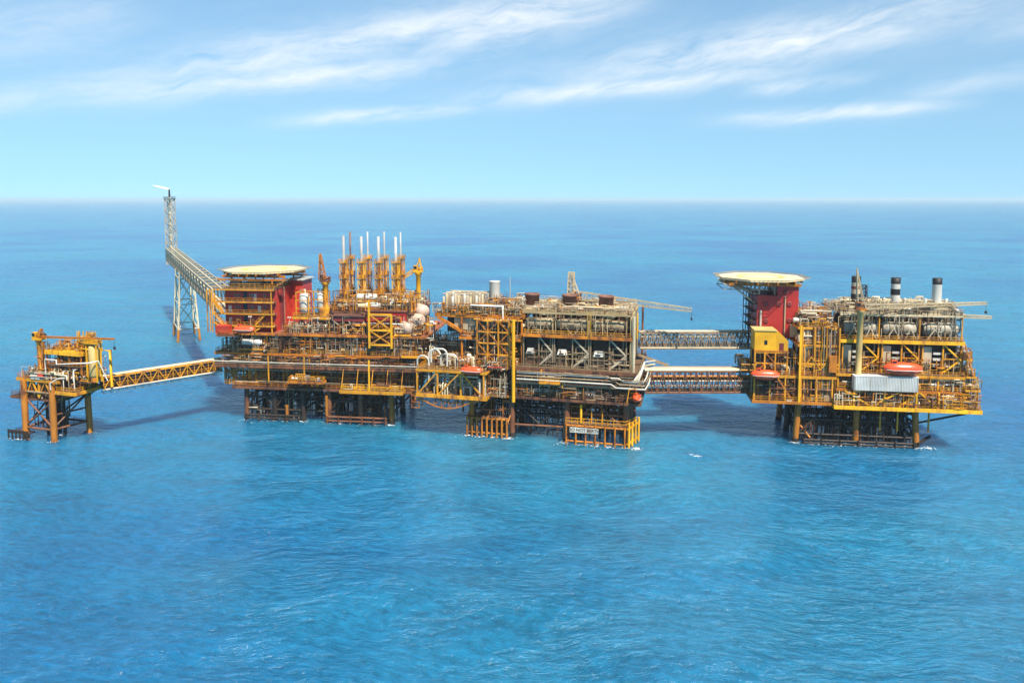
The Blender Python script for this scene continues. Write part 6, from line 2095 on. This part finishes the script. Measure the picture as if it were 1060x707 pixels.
braced_frame(p3, xm0 + 0.5, xm1 - 0.3, -1.6, 21, 24.6, 'V', 'yellow_paint', 0.26, 2)
dark_backing(p3, xm0, xm1, 7.5, 19.4, top_z - 0.4, 'enclosure_brown')
for k, px in enumerate((836, 848)):
    c = F3.q(px, 357, 0.2)
    t = F3.thing('upright_vessel', ('cream upright vessel in the yellow frame beside the red quarters', 'cream upright vessel in the yellow frame, farther from the red quarters')[k], 'tank', 'cream vessels in the yellow frame', (c.x, 0.2, c.z))
    MB('pink_white').vessel((0, 0, 0.4), (0, 0, 1), 4.2, 1.05, 16).build('shell', t)
    MB('grey_steel').tube((0, 0, 0), (0, 0, 0.8), 0.7).build('skirt', t)
    MB('galvanised').pipe([(0, 0, 4.5), (0, 0, 5.0), (1.3, 0, 5.0), (1.3, 0, 1)], 0.14).build('pipe', t)
put(MB('amber_paint').box(F3.q(857, 395, -2).x, F3.q(865, 395, -2).x, -2.6, -1.9, 20.6, 25.2), 'panel', p3)
# yellow cabin on its frame
ca, cb_ = F3.q(781, 362.5, -1.5), F3.q(803.5, 343, -1.5)
cz = ca.z
Cb = F3.thing('control_cabin', 'bright yellow cabin with a chamfered end in front of the red quarters', 'cabin', None, (ca.x, -1.5, cz))
w_, h_ = cb_.x - ca.x, cb_.z - cz
b = MB('bright_yellow')
b.box(0, w_, 0, 6, 0, h_)
b.build('wall', Cb)
MB('bright_yellow').add([(w_ + 0.004, 0.3, 0), (w_ + 3.4, 0.3, 0), (w_ + 3.4, 0.3, h_ * 0.5), (w_ + 0.6, 0.3, h_), (w_ + 0.004, 0.3, h_),
                         (w_ + 0.004, 5.5, 0), (w_ + 3.4, 5.5, 0), (w_ + 3.4, 5.5, h_ * 0.5), (w_ + 0.6, 5.5, h_), (w_ + 0.004, 5.5, h_)],
                        [(0, 1, 2, 3, 4), (9, 8, 7, 6, 5), (0, 5, 6, 1), (1, 6, 7, 2), (2, 7, 8, 3), (3, 8, 9, 4), (4, 9, 5, 0)]).build('stair_housing', Cb)
MB('pale_yellow').box(-0.2, w_ + 0.2, -0.2, 6.2, h_ + 0.004, h_ + 0.25).build('roof', Cb)
MB('glass_dark').box(w_ * 0.46, w_ * 0.60, -0.06, -0.004, h_ * 0.30, h_ * 0.52).build('window', Cb)
MB('dull_red').box(w_ + 1.0, w_ + 2.2, 0.22, 0.296, 0.1, 2.1).build('door', Cb)
b = MB('amber_paint')
for z in (0.3,):
    b.box(-0.15, w_ + 3.5, -0.12, -0.005, -0.35, 0.1)
b.build('skirting', Cb)
fr = F3.thing('cabin_frame', 'open yellow steel frame holding up the bright yellow cabin', 'frame', None, (ca.x, -1.5, 19.2))
hf = cz - 0.4 - 19.2
for x in (0.2, w_ * 0.5, w_, w_ + 3.2):
    for y in (0.1, 5.8):
        MB('yellow_paint').bar((x, y, 0), (x, y, hf), 0.36).build('post', fr)
for z in (hf * 0.5, hf - 0.2):
    for y in (0.1, 5.8):
        MB('yellow_paint').bar((0.2, y + 0.02, z), (w_ + 3.2, y + 0.02, z), 0.3).build('rail', fr)
b = MB('amber_paint').bar((0.2, 0.05, 0), (w_ * 0.5, 0.05, hf * 0.5), 0.24).bar((w_ * 0.5, 0.06, hf), (w_, 0.06, hf * 0.5), 0.24)
b.build('brace_frame', fr)
dark_backing(p3, ca.x, xm0 - 0.5, 5, 19.4, cz - 0.4, 'deck_dark')
clutter(p3, ca.x + 0.6, xm0 - 0.6, -0.6, 4, 19.2, 14, MIXED, 105, 0.7, 0.95)
clutter(p3, ca.x - 2.5, ca.x - 0.3, -1, 14, 19.2, 8, PIPEY, 106, 0.7, 1.0)
clutter(p3, F3.q(806, 375, 0).x, xm0 - 0.3, -0.8, 4, 23.2, 6, PIPEY, 107, 0.6, 0.8)
# red quarters of the end platform
rx0, rx1, rxm = F3.q(783.5, 330, 6).x, F3.q(826, 330, 6).x, F3.q(804, 330, 6).x
zb = F3.q(800, 350, 6).z
zl, zh = F3.q(795, 306.5, 6).z, F3.q(815, 296, 6).z
Q3 = F3.thing('quarters_block', 'plain deep red block with small round windows behind the bright yellow cabin', 'building', 'red accommodation blocks', (rx0, 6, zb))
MB('red_cladding').box(0, rx1 - rx0, 0, 15, 0, zl - zb).build('wall', Q3)
MB('red_cladding').box(rxm - rx0, rx1 - rx0 - 0.01, 0.02, 14.9, zl - zb + 0.004, zh - zb).build('upper_wall', Q3)
MB('dull_red').box(-0.15, rxm - rx0 - 0.02, -0.15, 15.1, zl - zb + 0.004, zl - zb + 0.25).build('roof', Q3)
MB('dull_red').box(rxm - rx0 - 0.15, rx1 - rx0 + 0.15, -0.15, 15.1, zh - zb + 0.004, zh - zb + 0.25).build('roof', Q3)
for (px, py) in ((792.5, 315), (806, 315), (817, 315), (813.5, 302.5), (792.5, 332.5), (817, 332)):
    c = F3.q(px, py, 5.95)
    w = MB('dull_red').lathe((c.x - rx0, -0.004, c.z - zb), (0, -1, 0), [(0, 0.75), (0.14, 0.75), (0.14, 0.5)], 18).build('window', Q3)
    MB('glass_dark').lathe((c.x - rx0, -0.02, c.z - zb), (0, -1, 0), [(0, 0.5), (0.06, 0.5)], 18).build('pane', w)
MB('tan_duct').tube((F3.q(812, 330, 6).x - rx0, -0.25, 0), (F3.q(812, 330, 6).x - rx0, -0.25, zl - zb), 0.2).build('pipe', Q3)
MB('white_paint').tube((F3.q(787, 330, 6).x - rx0, -0.4, 0.5), (F3.q(787, 330, 6).x - rx0, -0.4, 8), 0.3).build('vent_pipe', Q3)
MB('cream_paint').box(rx1 - rx0 - 2.2, rx1 - rx0 - 0.3, -0.9, -0.01, 0.6, 4.2).build('electrical_cabinet', Q3)
sc_ = MB('dark_steel')
for y in (0.2, 5, 10, 14.5):
    sc_.bar((-1.4, y, -4), (-1.4, y, zl - zb + 1), 0.22)
for k in range(6):
    z = (zl - zb) * k / 5
    sc_.bar((-1.4, 0.2, z), (-1.4, 14.5, z), 0.2)
    sc_.bar((-1.4, 0.2, z), (0, 0.2, z), 0.18)
sc_.build('stair_scaffold_frame', Q3)
for k in range(4):
    MB('deck_plate').box(-1.5, -0.01, 0.2, 14.5, (zl - zb) * (k + 1) / 5 - 0.1, (zl - zb) * (k + 1) / 5).build('walkway', Q3)
b = MB('cream_paint')
rail_mb(b, [(rx1 - rx0 + 0.2, -0.1, zh - zb - 1), (rx1 - rx0 + 0.2, 15, zh - zb - 1)], 2, 0.12, 1.5)
b.build('guard_rail_frame', Q3)
hd3, hc3 = helideck(F3, 787, 286.3, 13, 12.4, 'cream helideck cantilevered out from the plain deep red block')
zt = hc3.z - 2.0 - zb
for x in (0.6, rxm - rx0 - 0.6):
    for y in (1, 7.5, 14):
        MB('galvanised').tube((x, y, zl - zb + 0.25), (x, y, zt), 0.24, n=8).build('helideck_post', Q3)
for y in (1.5, 8, 14):
    MB('galvanised').tube((-0.1, y, zl - zb - 2.5), (-7.5, y, zt + 0.2), 0.26, n=8).build('helideck_strut', Q3)
    MB('galvanised').tube((0.3, y, zl - zb + 0.3), (-9.5, y, zt + 0.3), 0.2, n=8).build('helideck_strut', Q3)
ct = MB('galvanised')
for y in (0.5, 14.5):
    ct.bar((-9.5, y, zt - 1.2), (3, y, zt - 1.2), 0.22)
    for k in range(7):
        x = -9.5 + k * 2
        ct.bar((x, y, zt - 1.2), (x + 1, y, zt + 0.3), 0.15)
        ct.bar((x + 1, y, zt + 0.3), (x + 2, y, zt - 1.2), 0.15)
    for k in range(4):
        ct.bar((-9.5 + 4 * k, 0.5, zt - 1.2), (-9.5 + 4 * k, 14.5, zt - 1.2), 0.16)
ct.build('access_gangway_frame', Q3)
# bridge from the middle platform : upper grey and lower brown
U0, U1 = F2.w(F2.q(662, 360, 17)), F3.w(F3.q(777, 361, 13))
truss_bridge('truss_bridge', 'upper grey truss bridge between the tan platform and the red block', (U0.x, U0.y, U0.z), (U1.x, U1.y, U0.z - 0.3), 3.4, 4.6, 14, 'grey_steel', 'grey_steel',
             pipes=((-1.2, 3.6, 0.3, 'white_paint'), (-0.5, 4.9, 0.28, 'galvanised'), (0.5, 4.9, 0.34, 'tan_duct'), (1.2, 4.8, 0.25, 'grey_steel'), (-1.75, 0.3, 0.22, 'cream_paint'), (0.6, 0.9, 0.3, 'grey_steel')), rail='grey_steel', web=0.26)
V0, V1 = F2.w(F2.q(666, 404, 8)), F3.w(F3.q(779, 413, 5))
truss_bridge('truss_bridge', 'lower brown bridge stacked with pipes between the tan platform and the yellow cabin', (V0.x, V0.y, 13.6), (V1.x, V1.y, 12.9), 5.0, 6.0, 10, 'rusty_steel', 'deck_dark',
             pipes=((-2.0, 6.4, 0.34, 'cream_paint'), (-1.2, 6.5, 0.3, 'tan_duct'), (-0.4, 6.4, 0.36, 'cream_paint'), (0.5, 6.4, 0.3, 'galvanised'), (1.4, 6.5, 0.34, 'grey_steel'), (2.1, 6.4, 0.28, 'cream_paint'),
                    (-2.1, 4.7, 0.42, 'orange_steel'), (-2.2, 3.4, 0.22, 'galvanised'), (-1.0, 4.2, 0.4, 'rust_brown'), (0.2, 3.2, 0.45, 'rusty_steel'), (-2.2, 2.0, 0.26, 'grey_steel'), (-1.4, 0.9, 0.3, 'dark_steel'), (-2.4, 0.2, 0.22, 'rusty_steel')), rail='grey_steel', web=0.24)

# ------------------------------------------------------------------ foam where the legs meet the sea, and a few breaking crests
def foam_mb(mb, cx, cy, r, n, rnd, stretch=1.0):
    for k in range(n):
        a, d = rnd.uniform(0, 2 * pi), r * abs(rnd.gauss(0, 0.5))
        x, y = cx + cos(a) * d * stretch, cy + sin(a) * d
        s = rnd.uniform(0.05, 0.2) * (1.2 if d < r * 0.4 else 0.7)
        m_ = rnd.randint(5, 7)
        z = 0.03 + 0.004 * (k % 9)
        vs = [(x + s * rnd.uniform(0.5, 1.5) * cos(2 * pi * i / m_) * 1.5, y + s * rnd.uniform(0.5, 1.4) * sin(2 * pi * i / m_), z) for i in range(m_)]
        mb.add(vs, [tuple(range(m_))])


MAT['sea_foam'] = bpy.data.materials.new('sea_foam')
nt, pb = node_setup(MAT['sea_foam'])
pb.inputs['Base Color'].default_value = (0.72, 0.78, 0.80, 1)
pb.inputs['Roughness'].default_value = 0.9
rf_ = random.Random(5)
mb = MB('sea_foam')
for F, pts in ((SF, ((-10.6, 0), (-0.2, 0), (2.5, 9.5), (-10.2, 9.5), (-12, -1.4), (-3, 4.5))),
               (F1, [(x, -1) for x in (0.5, 5, 9.5, 14, 18.5, 27, 31, 37, 42, 46.5)]),
               (F2, [(x, -2) for x in (-28, -24, -20, -16, 0.5, 5, 9, 13, 17, 20)]),
               (F3, [(x, -0.8) for x in (-0.3, 4, 8, 12, 16, 20, 24, 28, 32, 35)])):
    for (x, y) in pts:
        w = F.w((x, y, 0))
        foam_mb(mb, w.x, w.y, rf_.uniform(1.4, 3.0), rf_.randint(26, 60), rf_, 1.3)
for (px, py, r_, n_) in ((721, 472, 0.9, 16), (717, 470.5, 0.7, 8)):
    w = at_sea(px, py)
    foam_mb(mb, w.x, w.y, r_, n_, rf_, 2.2)
o = mb.build('sea_foam')
o['kind'] = 'stuff'
o['label'] = 'white flecks of foam round the platform legs and on a few crests'
